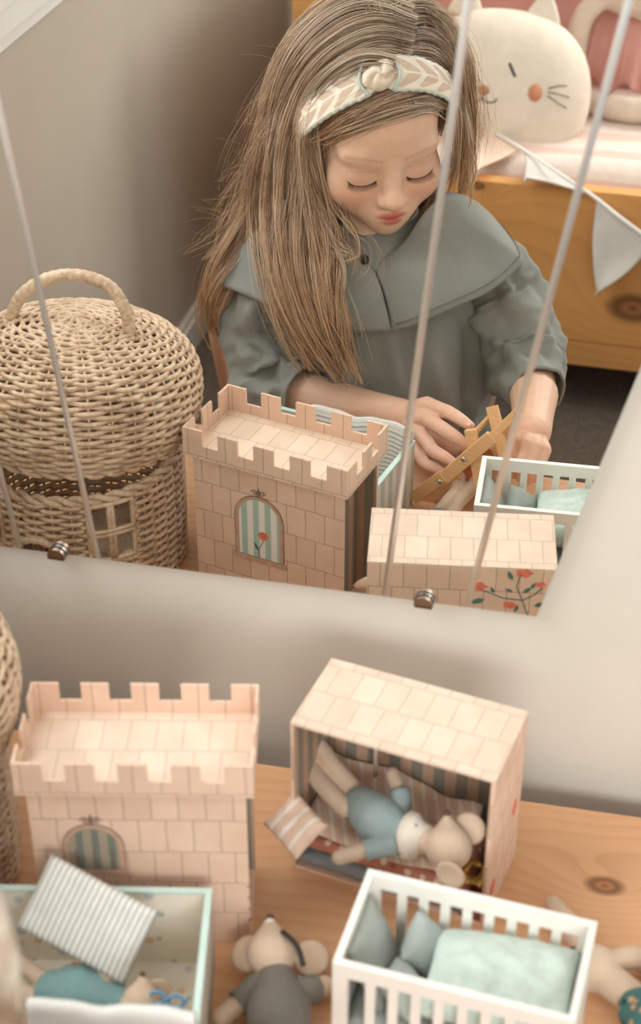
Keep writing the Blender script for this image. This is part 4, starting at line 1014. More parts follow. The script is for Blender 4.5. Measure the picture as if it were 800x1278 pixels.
def sd_ell(P, c, r):
    q = P-np.array(c); r = np.array(r); k0 = np.linalg.norm(q/r, axis=-1); k1 = np.linalg.norm(q/(r*r), axis=-1); return k0*(k0-1)/np.maximum(k1, 1e-9)
def sd_cap(P, a, b, r0, r1):
    a, b = np.array(a), np.array(b); pa = P-a; ba = b-a; h = np.clip((pa@ba)/(ba@ba), 0, 1); return np.linalg.norm(pa-h[..., None]*ba, axis=-1)-(r0+(r1-r0)*h)
def smin(a, b, k):
    h = np.clip(0.5+0.5*(b-a)/k, 0, 1); return b+(a-b)*h-k*h*(1-h)
def smax(a, b, k): return -smin(-a, -b, k)
def head_sdf(P):
    Q = P.copy(); Q[..., 0] = np.abs(Q[..., 0])
    d = sd_ell(Q, (0, -0.014, 0.036), (0.066, 0.090, 0.081))
    d = smin(d, sd_ell(Q, (0, 0.024, -0.022), (0.056, 0.055, 0.058)), 0.030)
    d = smin(d, sd_ell(Q, (0, 0.036, 0.040), (0.052, 0.044, 0.042)), 0.025)
    d = smin(d, sd_ell(Q, (0.036, 0.046, -0.030), (0.027, 0.029, 0.028)), 0.020)
    d = smin(d, sd_ell(Q, (0, 0.050, -0.062), (0.030, 0.028, 0.024)), 0.024)
    d = smin(d, sd_ell(Q, (0, 0.066, -0.0755), (0.015, 0.013, 0.012)), 0.016)
    d = smax(d, -sd_ell(Q, (0.031, 0.0962, -0.005), (0.021, 0.018, 0.012)), 0.018)          # sockets
    d = smin(d, sd_ell(Q, (0.0305, 0.0615, -0.0045), (0.0180, 0.0140, 0.0140)), 0.010)       # lowered lids
    d = smin(d, sd_ell(Q, (0.030, 0.063, 0.0195), (0.021, 0.011, 0.007)), 0.018)             # brow
    d = smin(d, sd_cap(Q, (0, 0.074, 0.008), (0, 0.0905, -0.0255), 0.0065, 0.0085), 0.013)  # bridge
    d = smin(d, sd_ell(Q, (0, 0.0925, -0.0285), (0.0108, 0.0105, 0.0095)), 0.008)
    d = smin(d, sd_ell(Q, (0.0105, 0.0835, -0.0320), (0.0066, 0.0085, 0.0066)), 0.006)      # wings
    d = smax(d, -sd_ell(Q, (0.0052, 0.0910, -0.0398), (0.0028, 0.0040, 0.0030)), 0.0025)     # nostrils
    d = smin(d, sd_ell(Q, (0, 0.068, -0.053), (0.026, 0.016, 0.018)), 0.014)
    d = smax(d, -sd_cap(Q, (0, 0.0885, -0.0395), (0, 0.0875, -0.0455), 0.0022, 0.003), 0.003)  # philtrum
    d = smin(d, sd_ell(Q, (0.0056, 0.0805, -0.0505), (0.0112, 0.0075, 0.0046)), 0.0035)      # upper lip
    d = smin(d, sd_ell(Q, (0, 0.0800, -0.0590), (0.0112, 0.0076, 0.0056)), 0.0035)           # lower lip
    d = smax(d, -sd_ell(Q, (0, 0.0895, -0.0546), (0.0135, 0.0075, 0.0014)), 0.0015)           # mouth line
    d = smin(d, sd_ell(Q, (0.0680, -0.010, -0.008), (0.0070, 0.0160, 0.0240)), 0.006)       # ears
    return d
def build_head():
    nu, nv = 300, 230
    t = np.linspace(-1, 1, nu, endpoint=False); ph = PI*np.sign(t)*np.abs(t)**1.55
    w = np.linspace(0, 1, nv); th = PI*(0.04+0.92*w)
    dirs = np.stack([np.sin(th)[:, None]*np.sin(ph)[None], np.sin(th)[:, None]*np.cos(ph)[None], np.repeat(np.cos(th)[:, None], nu, 1)], -1)
    o = np.array((0, 0.015, -0.005)); rs = np.linspace(0.03, 0.15, 90); last = np.full(dirs.shape[:2], 0.03)
    for r_ in rs:
        ins = head_sdf(o+dirs*r_) < 0; last[ins] = r_
    lo = last; hi = last+(rs[1]-rs[0])
    for _ in range(12):
        m = (lo+hi)/2; ins = head_sdf(o+dirs*m[..., None]) < 0; lo = np.where(ins, m, lo); hi = np.where(ins, hi, m)
    P = o+dirs*lo[..., None]
    bm = bmesh.new(); V = [[bm.verts.new(hp_(*P[j, i])) for i in range(nu)] for j in range(nv)]
    for j in range(nv-1):
        for i in range(nu): bm.faces.new((V[j][i], V[j+1][i], V[j+1][(i+1) % nu], V[j][(i+1) % nu]))
    bm.faces.new(V[0]); bm.faces.new(list(reversed(V[-1])))
    bmesh.ops.recalc_face_normals(bm, faces=bm.faces[:])
    return bm

# skin material: one tone, lips, cheeks, brows and lid creases painted by a colour attribute that the mesh carries
g = N('skin', 0.5); at = g.n('ShaderNodeAttribute', attribute_name='skin_tone')
sp_ = g.noise(g.co('Object'), 90, 3); g.color(g.mix(1.0, at.outputs['Color'], g.ramp(sp_, [(0.3, (248, 246, 245)), (0.7, (255, 255, 255))]), 'MULTIPLY'))
g.b.inputs['Subsurface Weight'].default_value = 0.18; g.b.inputs['Subsurface Radius'].default_value = (0.010, 0.004, 0.002); g.b.inputs['Subsurface Scale'].default_value = 0.6
g.b.inputs['Specular IOR Level'].default_value = 0.35; g.bump(g.noise(g.co('Object'), 900, 2), 0.08, 0.0006)
M['skin'] = g.m

def limb(bm, pts, rad, n=14, seg=16): tube(bm, catmull(pts, n), catf(rad, n), seg, round_ends=True)
bm = bmesh.new()
limb(bm, [(-0.10, -0.76, -0.11), (-0.105, -0.755, 0.0), (-0.125, -0.755, 0.10), (-0.135, -0.755, 0.17)], [0.105, 0.095, 0.10, 0.085])
limb(bm, [(-0.25, -0.705, 0.180), (-0.195, -0.725, 0.200), (-0.135, -0.75, 0.212), (-0.065, -0.772, 0.203), (0.010, -0.795, 0.185)], [0.044, 0.052, 0.062, 0.052, 0.044])
limb(bm, [(-0.135, -0.75, 0.20), (-0.138, -0.748, 0.27), hp_(0, -0.020, -0.052)], [0.052, 0.045, 0.048], 8)
LE, LW = Vector((-0.255, -0.635, 0.050)), Vector((-0.0520, -0.5780, 0.0678))
limb(bm, [(-0.250, -0.70, 0.18), (-0.268, -0.675, 0.11), LE], [0.042, 0.040, 0.036], 9)
limb(bm, [LE, LE.lerp(LW, 0.35), LE.lerp(LW, 0.7), LW], [0.035, 0.0335, 0.0275, 0.0245], 10)
RE, RW = Vector((0.1078, -0.7150, 0.0852)), Vector((0.1236, -0.5680, 0.0742))
limb(bm, [(0.010, -0.795, 0.18), (0.050, -0.780, 0.135), RE], [0.040, 0.034, 0.029], 9)
limb(bm, [RE, RE.lerp(RW, 0.5), RW], [0.029, 0.029, 0.026], 8)
for s in (-1, 1):
    hx = -0.10+s*0.07
    limb(bm, [(hx, -0.76, -0.115), (hx+s*0.015, -0.60, -0.112), (hx+s*0.02, -0.44, -0.105)], [0.075, 0.062, 0.05], 10)
    limb(bm, [(hx+s*0.02, -0.44, -0.105), (hx+s*0.02, -0.425, -0.26), (hx+s*0.02, -0.44, -0.41)], [0.049, 0.044, 0.028], 10)
    limb(bm, [(hx+s*0.02, -0.455, -0.427), (hx+s*0.025, -0.40, -0.432), (hx+s*0.03, -0.335, -0.440)], [0.028, 0.026, 0.018], 8)
me_low = voxel(bm, 0.0040, 4)
# hands at a finer grain: each with a palm, four bent fingers and a thumb
def hand(wrist, knuckles, pips, tips, thumb, back, fr=0.0088):
    b = bmesh.new(); W = Vector(wrist)
    cen = sum((Vector(k) for k in knuckles), Vector())/4
    for k, rr in zip(knuckles, (0.0135, 0.0138, 0.0130, 0.0120)):
        k = Vector(k); tube(b, catmull([W.lerp(k, 0.02), W.lerp(k, 0.5), W.lerp(k, 0.95)], 8), [0.0165, 0.0152, 0.0145, 0.0142, 0.014, rr, rr, rr*0.92], 12, round_ends=True)
    for i, (k, p_, t_) in enumerate(zip(knuckles, pips, tips)):
        k, p_, t_ = Vector(k), Vector(p_), Vector(t_); f = fr*(1.0, 1.06, 1.0, 0.90)[i]; d = p_.lerp(t_, 0.52)+Vector(back)*0.0025
        tube(b, catmull([k, k.lerp(p_, 0.55)+Vector(back)*0.001, p_, d, t_], 20), catf([f*1.22, f*1.08, f*1.07, f*0.96, f*0.74], 20), 12, round_ends=True)
        ellipsoid(b, p_+Vector(back)*0.0012, (f*1.05,)*3, seg=10, ring=8)
    T0, T1, T2, T3 = [Vector(q) for q in thumb]
    tube(b, catmull([T0, T1, T2, T3], 16), catf([fr*1.75, fr*1.45, fr*1.16, fr*0.82], 16), 12, round_ends=True)
    return b
L_k = [(-0.0169, -0.5660, 0.0987), (-0.0155, -0.5490, 0.0878), (-0.0207, -0.5400, 0.0688), (-0.0292, -0.5370, 0.0492)]
L_p = [(0.0146, -0.5450, 0.1032), (0.0147, -0.5170, 0.0929), (0.0026, -0.5080, 0.0644), (-0.0079, -0.5120, 0.0402)]
L_t = [(0.0472, -0.5220, 0.1007), (0.0469, -0.5050, 0.0804), (0.0333, -0.4920, 0.0592), (0.0196, -0.4970, 0.0389)]
L_th = [(-0.0385, -0.5720, 0.0607), (-0.0207, -0.5740, 0.0430), (0.0036, -0.5620, 0.0399), (0.0309, -0.5400, 0.0500)]
R_k = [(0.1084, -0.5400, 0.0729), (0.1209, -0.5320, 0.0760), (0.1325, -0.5320, 0.0740), (0.1439, -0.5370, 0.0677)]
R_p = [(0.1058, -0.5200, 0.0601), (0.1184, -0.5120, 0.0609), (0.1300, -0.5120, 0.0589), (0.1411, -0.5180, 0.0543)]
R_t = [(0.1058, -0.5360, 0.0260), (0.1172, -0.5320, 0.0240), (0.1289, -0.5320, 0.0233), (0.1391, -0.5360, 0.0223)]
R_th = [(0.1123, -0.5600, 0.0687), (0.0990, -0.5460, 0.0741), (0.0937, -0.5300, 0.0929), (0.0995, -0.5130, 0.1210)]
def fine(b, extra):
    for q in extra: limb(b, *q)
    return voxel(b, 0.0015, 3)
me_lh = fine(hand(LW, L_k, L_p, L_t, L_th, (0.0, 0.6, 0.8)), [([LE.lerp(LW, 0.45), LE.lerp(LW, 0.75), LW], [0.0315, 0.0268, 0.0235], 8)])
me_rh = fine(hand(RW, R_k, R_p, R_t, R_th, (0.0, 0.8, 0.6)), [([RE.lerp(RW, 0.40), RE.lerp(RW, 0.7), RW], [0.0335, 0.0285, 0.0250], 8)])
bm = build_head()
hm = bpy.data.meshes.new('head_part'); bm.to_mesh(hm); bm.free()
def union(meshes, name):
    os_ = []
    for m in meshes:
        o = bpy.data.objects.new(name, m); COL.objects.link(o); os_.append(o)
    o = os_[0]
    for b in os_[1:]:
        md = o.modifiers.new('join', 'BOOLEAN'); md.operation = 'UNION'; md.object = b; md.solver = 'EXACT'
    dg = bpy.context.evaluated_depsgraph_get(); dg.update()
    out = bpy.data.meshes.new_from_object(o.evaluated_get(dg))
    n = len(out.vertices); want = sum(len(m.vertices) for m in meshes)
    if n < 0.5*want:        # solver gave up: keep the overlapping pieces as one mesh
        b2 = bmesh.new()
        for m in meshes: b2.from_mesh(m)
        b2.to_mesh(out); b2.free()
    for q in os_: bpy.data.objects.remove(q)
    return out
skin = union([me_low, me_lh, me_rh, hm], 'body')
inv = wmat(girl).inverted()
co = np.empty(len(skin.vertices)*3, dtype=np.float32); skin.vertices.foreach_get('co', co); co = co.reshape(-1, 3)
loc = (np.array(HM.transposed()) @ (co-np.array(HC)).T).T/HS
tone = np.tile(np.array(lin((234, 194, 168))), (len(co), 1))
def tint(mask, c):
    global tone
    mask = np.clip(mask, 0, 1)[:, None]; tone = tone*(1-mask)+np.array(lin(c))*mask
def blob(c, r, p=2.0, sym=True):
    q = loc.copy(); q[:, 0] = np.abs(q[:, 0]) if sym else q[:, 0]
    return np.exp(-np.sum(((q-np.array(c))/np.array(r))**2, 1)**(p/2))
headm = np.linalg.norm(loc, axis=1) < 0.16
tint(0.42*blob((0.038, 0.064, -0.030), (0.022, 0.03, 0.018))*headm, (226, 142, 118))
tint(0.35*blob((0, 0.100, -0.030), (0.012, 0.014, 0.010))*headm, (226, 146, 122))
tint(0.25*blob((0.031, 0.074, 0.002), (0.016, 0.012, 0.009))*headm, (206, 146, 124))
up = blob((0.0055, 0.087, -0.0508), (0.0105, 0.02, 0.0040), 5); lo_ = blob((0.0, 0.087, -0.0590), (0.0120, 0.02, 0.0050), 5)
tint(0.85*np.maximum(up, lo_)*headm, (206, 92, 82))
tint(0.85*blob((0, 0.086, -0.0546), (0.0120, 0.02, 0.0013), 4)*headm, (120, 52, 48))
bx_ = np.abs(loc[:, 0]); brow = np.exp(-((loc[:, 2]-(0.0185+0.0045*np.sin(np.clip((bx_-0.012)/0.036, 0, 1)*2.2)))/0.0024)**2)*((bx_ > 0.012) & (bx_ < 0.050) & (loc[:, 1] > 0.03))
tint(0.28*brow*headm, (158, 116, 86))
tint(0.20*np.exp(-((loc[:, 2]-(0.0040-0.09*(bx_-0.031)**2/0.02))/0.0010)**2)*((bx_ > 0.016) & (bx_ < 0.047) & (loc[:, 1] > 0.05))*headm, (168, 110, 90))
hands = np.exp(-((co[:, 2]-0.07)/0.05)**2)*(co[:, 1] > -0.57)
tint(0.18*hands, (222, 150, 126))
skin.color_attributes.new('skin_tone', 'FLOAT_COLOR', 'POINT').data.foreach_set('color', np.concatenate([tone, np.ones((len(co), 1))], 1).astype(np.float32).ravel())
skin.transform(inv); skin.materials.clear(); body_o = link('body', skin, M['skin'], girl, True)
# nails
def nail(p, pip, back):
    p, pip = Vector(p), Vector(pip); d = (p-pip).normalized(); n = Vector(back); n = (n-d*n.dot(d)).normalized()
    M4 = basis(p-d*0.001+n*0.0058, d, n.cross(d)); b = bmesh.new()
    ellipsoid(b, (0, 0, 0), (0.0052, 0.0040, 0.0012), seg=12, ring=6); bmesh.ops.transform(b, matrix=M4, verts=b.verts); return b
M['nail'] = mat_plain('finger_nail', (232, 178, 160), 0.3, 0.02)
for t_, p_ in zip(L_t, L_p): obj('nail', nail(t_, p_, (0, 0.6, 0.8)), M['nail'], body_o, True, world=True)
# lashes and lid lines
M['lash'] = mat_plain('brown_lashes', (72, 50, 38), 0.6, 0.05)
bm = bmesh.new()
for s in (-1, 1):
    arc = [(0.0470, 0.0640, -0.0090), (0.0410, 0.0715, -0.0128), (0.0310, 0.0755, -0.0145), (0.0220, 0.0740, -0.0128), (0.0165, 0.0705, -0.0095)]
    A = catmull([hp_(s*a, b_, c) for a, b_, c in arc], 30)
    def snap(v):
        q = (HM.transposed() @ (Vector(v)-HC))/HS; q = np.array(q); d = np.array((0, 1.0, 0)); y = q[1]+0.02
        for k in range(60):
            if head_sdf(np.array([[q[0], y, q[2]]]))[0] < 0.0003: break
            y -= 0.0006
        return hp_(q[0], y, q[2])
    A = [snap(a) for a in A]
    tube(bm, A, 0.00062, 6)
    for k in range(2, 29):
        f = (k-2)/26; out = (1-f)*0.6-0.18; ln = 0.0085*(1.0-0.35*f)
        a = A[k]; fw = HM @ Vector((s*out, 0.80, -0.55)).normalized(); tipv = HM @ Vector((s*(out*1.4), 0.90, -0.20)).normalized()
        tube(bm, [a, a+fw*ln*0.5*HS, a+(fw*0.55+tipv*0.45)*ln*HS], [0.00042, 0.00032, 0.00010], 5)
obj('eyelashes', bm, M['lash'], girl, True, world=True)

# ---- dress
M['dress'] = mat_fabric('sage_cotton', (136, 137, 131), 0.06, 700, 0.25, wr=14)
M['dress_seam'] = mat_plain('sage_seam', (112, 114, 108), 0.85, 0.05, 80)
TA = R(-18.5)
rings = [(-0.195, -0.10, -0.66, 0.205, 0.205), (-0.17, -0.10, -0.68, 0.200, 0.190), (-0.13, -0.10, -0.725, 0.165, 0.145), (-0.02, -0.100, -0.735, 0.142, 0.112), (0.04, -0.105, -0.735, 0.146, 0.108), (0.11, -0.120, -0.738, 0.162, 0.106), (0.17, -0.130, -0.742, 0.156, 0.098), (0.205, -0.133, -0.745, 0.146, 0.086), (0.232, -0.135, -0.750, 0.108, 0.074), (0.252, -0.137, -0.752, 0.070, 0.060), (0.280, -0.132, -0.762, 0.058, 0.052)]
def bod(u, v):
    n = 60; k = v*(len(rings)-1); i = min(int(k), len(rings)-2); f = k-i
    P = [rings[max(0, i-1)], rings[i], rings[i+1], rings[min(len(rings)-1, i+2)]]
    z, cx, cy, rx, ry = [0.5*((2*P[1][q])+(P[2][q]-P[0][q])*f+(2*P[0][q]-5*P[1][q]+4*P[2][q]-P[3][q])*f*f+(3*P[1][q]-P[0][q]-3*P[2][q]+P[3][q])*f**3) for q in range(5)]
    a = 2*PI*u; fold = max(0.0, min(1.0, (0.20-z)/0.09))
    w = 0.0095*fold*(math.sin(a*13+3*nz((math.cos(a), math.sin(a), z*3), 2.5))+0.8*math.sin(a*7+5*z))+0.011*fold*nz((math.cos(a)*2, math.sin(a)*2, z*3), 2.0)
    if z < -0.1: w += 0.010*math.sin(a*9)*min(1, (-0.1-z)/0.1)
    waist = -0.007*math.exp(-((z+0.015)/0.012)**2)
    x, y = (rx+w+waist)*math.cos(a), (ry+w+waist)*math.sin(a)
    return Vector((cx+x*math.cos(TA)-y*math.sin(TA), cy+x*math.sin(TA)+y*math.cos(TA), z))
dress = obj('dress', grid(bmesh.new(), 150, 90, bod, closed_u=True), M['dress'], girl, True, world=True); solid(dress, 0.003)
def sleeve(pts, rad, cuffn, seed):
    n, seg = 60, 64; P = catmull(pts, n); rr = catf(rad, n); bm = bmesh.new()
    t0 = (P[1]-P[0]).normalized(); s = t0.cross(Vector((0, 1, 0.2))).normalized(); ringsv = []
    for i in range(n):
        t = (P[min(i+1, n-1)]-P[max(i-1, 0)]).normalized(); s = (s-t*s.dot(t)).normalized(); u_ = s.cross(t); row = []
        f = i/(n-1); amp = min(1, f*3.0)*(1.0 if f < 0.9 else max(0.15, (1-f)/0.1))
        for k in range(seg):
            a = 2*PI*k/seg; q = (math.cos(a)*0.9+seed, math.sin(a)*0.9, f*3.2)
            w = amp*(0.011*nz(q, 2.1, seed)+0.0065*math.sin(5*a+9*f+seed+3*nz(q, 1.6))+0.010*abs(nz((q[0], q[1], f*9), 1.9, seed+4))-0.003)
            row.append(bm.verts.new(P[i]+(s*math.cos(a)+u_*math.sin(a))*(rr[i]+w)))
        ringsv.append(row)
    for A, C in zip(ringsv, ringsv[1:]):
        for k in range(seg): bm.faces.new((A[k], A[(k+1) % seg], C[(k+1) % seg], C[k]))
    bmesh.ops.recalc_face_normals(bm, faces=bm.faces[:])
    o = obj('sleeve', bm, M['dress'], dress, True, world=True); solid(o, 0.003)
    for off in (0.0, -0.16):
        i = int((n-1)*(1+off*0.6)); c = P[i]; ring = [ringsv[0]] if False else None
    return o, P, rr
sleeve([(-0.215, -0.720, 0.200), (-0.258, -0.698, 0.170), (-0.270, -0.675, 0.11), (-0.256, -0.645, 0.060), (-0.225, -0.620, 0.056), (-0.196, -0.606, 0.062)], [0.050, 0.058, 0.056, 0.054, 0.048, 0.0415], 0, 1.3)
sleeve([(-0.03, -0.785, 0.205), (0.018, -0.792, 0.188), (0.050, -0.782, 0.145), (0.0870, -0.7350, 0.0868), (0.1180, -0.6650, 0.0804)], [0.050, 0.060, 0.062, 0.058, 0.0400], 0, 4.1)
# wide sailor collar in two leaves
def leaf(inner, outer, bulge, seed):
    n, m = 60, 26; I = catmull(inner, n); O = catmull(outer, 400); L_ = np.concatenate([[0], np.cumsum([(b-a).length for a, b in zip(O, O[1:])])]); O = [Vector([np.interp(q, L_, [o_[c] for o_ in O]) for c in range(3)]) for q in np.linspace(0, L_[-1], n)]
    def f(u, v):
        k = u*(n-1); i = min(int(k), n-2); p = I[i].lerp(I[i+1], k-i).lerp(O[i].lerp(O[i+1], k-i), v); c = Vector((-0.135, -0.748, 0.10)); out = (p-c).normalized()
        return p+out*(bulge*math.sin(PI*v)**0.8)+Vector((0, 0, 1))*0.012*math.sin(PI*v)+out*(0.005*nz((u*2.2, v*1.6, 0), 2.0, seed)*v)
    bm = bmesh.new(); grid(bm, 90, m, f); o = obj('collar', bm, M['dress'], dress, True, world=True); solid(o, 0.0028)
    hem = [f(u, 0.93)+(f(u, 0.93)-Vector((-0.135, -0.748, 0.10))).normalized()*0.0020 for u in np.linspace(0.01, 0.99, 80)]
    obj('hem_stitch', T(hem, 0.0008, 5), M['dress_seam'], o, True, world=True); return o
leaf([(-0.1246, -0.6900, 0.2325), (-0.1075, -0.6920, 0.2430), (-0.0828, -0.7040, 0.2627), (-0.0587, -0.7140, 0.3017), (-0.0422, -0.7450, 0.3189), (-0.085, -0.825, 0.280), (-0.14, -0.832, 0.277)],
     [(-0.0807, -0.6360, 0.1633), (-0.0522, -0.6340, 0.1777), (-0.0219, -0.6370, 0.1956), (0.0076, -0.6500, 0.2082), (0.0328, -0.6720, 0.2145), (0.0573, -0.7080, 0.2211), (0.0768, -0.7520, 0.2286), (0.0767, -0.7600, 0.2296), (0.0565, -0.8000, 0.2328), (0.020, -0.860, 0.225), (-0.05, -0.890, 0.20), (-0.13, -0.895, 0.19)], 0.009, 1)
leaf([(-0.1290, -0.6900, 0.2343), (-0.1452, -0.6920, 0.2459), (-0.1695, -0.7000, 0.2632), (-0.1912, -0.7160, 0.2843), (-0.2062, -0.7500, 0.2915), (-0.19, -0.810, 0.270), (-0.14, -0.832, 0.277)],
     [(-0.0828, -0.6350, 0.1660), (-0.1099, -0.6280, 0.1638), (-0.1431, -0.6180, 0.1660), (-0.1805, -0.6120, 0.1741), (-0.2316, -0.6160, 0.1863), (-0.2820, -0.6360, 0.1919), (-0.3245, -0.6640, 0.1876), (-0.3308, -0.6740, 0.1893), (-0.3361, -0.7050, 0.2009), (-0.300, -0.80, 0.195), (-0.22, -0.870, 0.19), (-0.14, -0.895, 0.19)], 0.009, 2)
bm = bmesh.new(); bc = Vector((-0.1301, -0.6840, 0.2418))+Vector((0, 0.006, 0.003)); lathe(bm, [(0.0002, 0.003), (0.0045, 0.0032), (0.0062, 0.0022), (0.0066, 0), (0.0002, -0.001)], 18)
bmesh.ops.transform(bm, matrix=Matrix.Translation(bc) @ Matrix.Rotation(R(-62), 4, 'X'), verts=bm.verts); obj('button', bm, M['black'], dress, True, world=True)

# ---- headband with a knot
def leafprint():
    g = N('leaf_printed_band', 0.8); v = g.co('UV'); s = g.sep(v)
    k = g.math('ABSOLUTE', g.math('SUBTRACT', s[1], 0.5)); f = g.math('FRACT', g.math('ADD', g.math('MULTIPLY', s[0], 15.0), g.math('MULTIPLY', k, 1.5)))
    a = g.math('GREATER_THAN', f, 0.30); b = g.math('LESS_THAN', k, g.math('ADD', 0.16, g.math('MULTIPLY', g.math('SINE', g.math('MULTIPLY', f, PI)), 0.26))); c = g.math('GREATER_THAN', k, 0.03)
    fac = g.math('MULTIPLY', g.math('MULTIPLY', a, b), c)
    g.color(g.mix(fac, (238, 228, 212), (216, 190, 170))); g.bump(g.noise(v, 300, 2), 0.2, 0.0008); return g.m
M['band'] = leafprint(); M['band_plain'] = mat_fabric('band_cotton', (226, 206, 188), 0.08, 500, 0.3, wr=60)
hb = bpy.data.objects.new('headband', None); COL.objects.link(hb); hb.parent = girl
BD = Vector((0, 0.68, 0.73)).normalized(); BE = Vector((0, -0.73, 0.68)).normalized()
def bandp(a, w, lift=0.0): 
    c = Vector((0, -0.012, 0.034)); p = c+Vector((1, 0, 0))*(0.0870+lift)*math.sin(a)+BD*(0.0995+lift)*math.cos(a)+BE*(w*(1-0.2*abs(math.sin(a)))-0.022*math.sin(a)**2); return hp_(*p)
A0 = R(112)
def bandsurf(u, v): 
    a = -A0+2*A0*u; pinch = 1-0.45*math.exp(-((a+0.14)/0.12)**2); w = (v-0.5)*0.036*pinch; return bandp(a, w, 0.0015*math.sin(PI*v)+0.0012*nz((u*8, v*3, 0), 3))
o = obj('band', grid(bmesh.new(), 120, 14, bandsurf), M['band'], hb, True, world=True); solid(o, 0.0022)
for v in (0, 1): obj('mint_trim', T([bandsurf(u, v) for u in np.linspace(0, 1, 120)], [0.0021+0.0007*math.sin(i*1.9) for i in range(120)], 6), M['mint'], o, True, world=True)
bm = bmesh.new(); kc = -0.14
def knotp(t, r, ph):      # soft wrap going round the band once
    q = 2*PI*t+ph; return bandp(kc+0.085*math.cos(q)*0.55+0.04*math.sin(q), 0.0175*math.sin(q), 0.0085+0.006*math.sin(q*1.0+1.2))
kp = bandp(kc, 0.0, 0.003); kx = (bandp(kc+0.05, 0, 0)-bandp(kc-0.05, 0, 0)).normalized(); kz = (kp-hp_(0, -0.012, 0.034)).normalized(); ky = kz.cross(kx)
KB = Matrix((kx, ky, kz)).transposed()
def swirl(p):       # folds of cloth winding round the knot
    a = math.atan2(p.y, p.x); r = math.hypot(p.x, p.y); k = 1-0.16*abs(math.cos(1.5*a+2.2*r))**4; return Vector((p.x*k, p.y*k, p.z*(1-0.55*abs(math.cos(1.5*a+2.6*r))**5*min(1, r*1.8))))
ellipsoid(bm, kp, (0.0240, 0.0185, 0.0125), KB @ Matrix.Rotation(R(-28), 3, 'Z'), 48, 28, fn=swirl)
kn = obj('knot', bm, M['band_plain'], hb, True, world=True)
for s in (-1, 1): obj('mint_trim', T([bandp(kc+s*(0.150+0.075*math.sin(PI*t)), -0.0175+0.035*t, 0.003+0.004*math.sin(PI*t)) for t in np.linspace(0, 1, 16)], 0.0021, 6), M['mint'], kn, True, world=True)

# ---- hair: a close cap of hair under thousands of strands that follow combed locks
def hair_mat(name):
    g = N(name, 0.42); inf = g.n('ShaderNodeHairInfo'); v = g.co('Object')
    f = g.math('ADD', g.math('MULTIPLY', inf.outputs['Random'], 0.55), g.math('MULTIPLY', g.noise(v, 16, 2), 0.45))
    root = g.ramp(f, [(0.25, (106, 84, 68)), (0.5, (170, 146, 124)), (0.72, (222, 204, 184))])
    tip = g.ramp(f, [(0.25, (136, 94, 64)), (0.5, (192, 148, 108)), (0.72, (230, 196, 158))])
    g.color(g.mix(inf.outputs['Intercept'], root, tip)); g.b.inputs['Specular IOR Level'].default_value = 0.6; return g.m
M['hair'] = hair_mat('ash_blonde_hair')
M['hair_base'] = mat_plain('hair_underlayer', (134, 106, 84), 0.6, 0.2, 60, 0.5, 200)
bm = bmesh.new(); ellipsoid(bm, (0, -0.016, 0.036), (0.0735, 0.097, 0.089), seg=64, ring=48)
bmesh.ops.delete(bm, geom=[v for v in bm.verts if v.co.z < (-0.055+1.60*v.co.y if v.co.y > -0.03 else -0.08)], context='VERTS')
for v in bm.verts: v.co = hp_(*v.co)
hair = obj('hair', bm, M['hair_base'], girl, True, world=True)
rng = np.random.default_rng(5); curves = []
def lock(pts, r0, r1, r2, n, wav=0.004, fly=0.0, rad=0.00040, m=30, tight=0.32):
    """n strands about one combed guide, gathered in small clumps: bundle radius r0 at the root, r1 midway, r2 at the tip"""
    G = np.array([tuple(p) for p in catmull(pts, m)]); t = np.linspace(0, 1, m)
    br = np.interp(t, [0, 0.25, 0.7, 1], [r0, (r0+r1)/2*1.1, r1, r2]); tg = np.gradient(G, axis=0); tg /= np.linalg.norm(tg, axis=1)[:, None]
    ref = np.array([0.3, 0.9, 0.2]); s = np.cross(tg, ref); s /= np.linalg.norm(s, axis=1)[:, None]; u = np.cross(s, tg)
    K = max(2, n//16); done = 0
    for c in range(K):
        a = rng.uniform(0, 2*PI); d = math.sqrt(rng.uniform(0, 1)); ph = rng.uniform(0, 2*PI); fr = rng.uniform(1.2, 2.6); am = wav*rng.uniform(0.4, 1.2); dr = rng.uniform(-1.2, 1.2); e0 = rng.uniform(0.84, 1.0)
        ang = a+dr*t; base = (s*np.cos(ang)[:, None]+u*np.sin(ang)[:, None]*0.75)*(d*br)[:, None]
        base = base+(s*np.sin(fr*2*PI*t+ph)[:, None]+u*np.cos(fr*1.3*2*PI*t+ph)[:, None])*(am*t**0.8)[:, None]
        nn = n//K
        for _ in range(nn):
            a2 = rng.uniform(0, 2*PI); d2 = math.sqrt(rng.uniform(0, 1)); cl = br*np.interp(t, [0, 0.35, 1], [0.55, tight, tight*0.6]); ang2 = a2+rng.uniform(-1.5, 1.5)*t
            off = base+(s*np.cos(ang2)[:, None]+u*np.sin(ang2)[:, None])*(d2*cl)[:, None]
            if rng.uniform() < 0.10: off = off+(s*rng.normal(0, 1)+u*rng.normal(0, 1))*(0.010*t**1.4)[:, None]+s*(0.004*np.sin(3*PI*t+ph+a2)*t)[:, None]
            if fly: off = off+(s*rng.normal(0, 1)+u*rng.normal(0, 1)*0.6)*(fly*t**1.5)[:, None]+s*(fly*0.6*np.sin(3*PI*t+ph+a2)*t)[:, None]
            q = np.linspace(0, e0*rng.uniform(0.94, 1.0), m); pos = G+off; pos = np.stack([np.interp(q, t, pos[:, k]) for k in range(3)], 1)
            curves.append((pos, rad*rng.uniform(0.7, 1.15)))
L = lock
def fr_(x, z, lift=0.003): return hp_(x, -0.014+0.0985*math.sqrt(max(0.02, 1-((z-0.036)/0.0905)**2-(x/0.0760)**2))+lift*0.4, z)
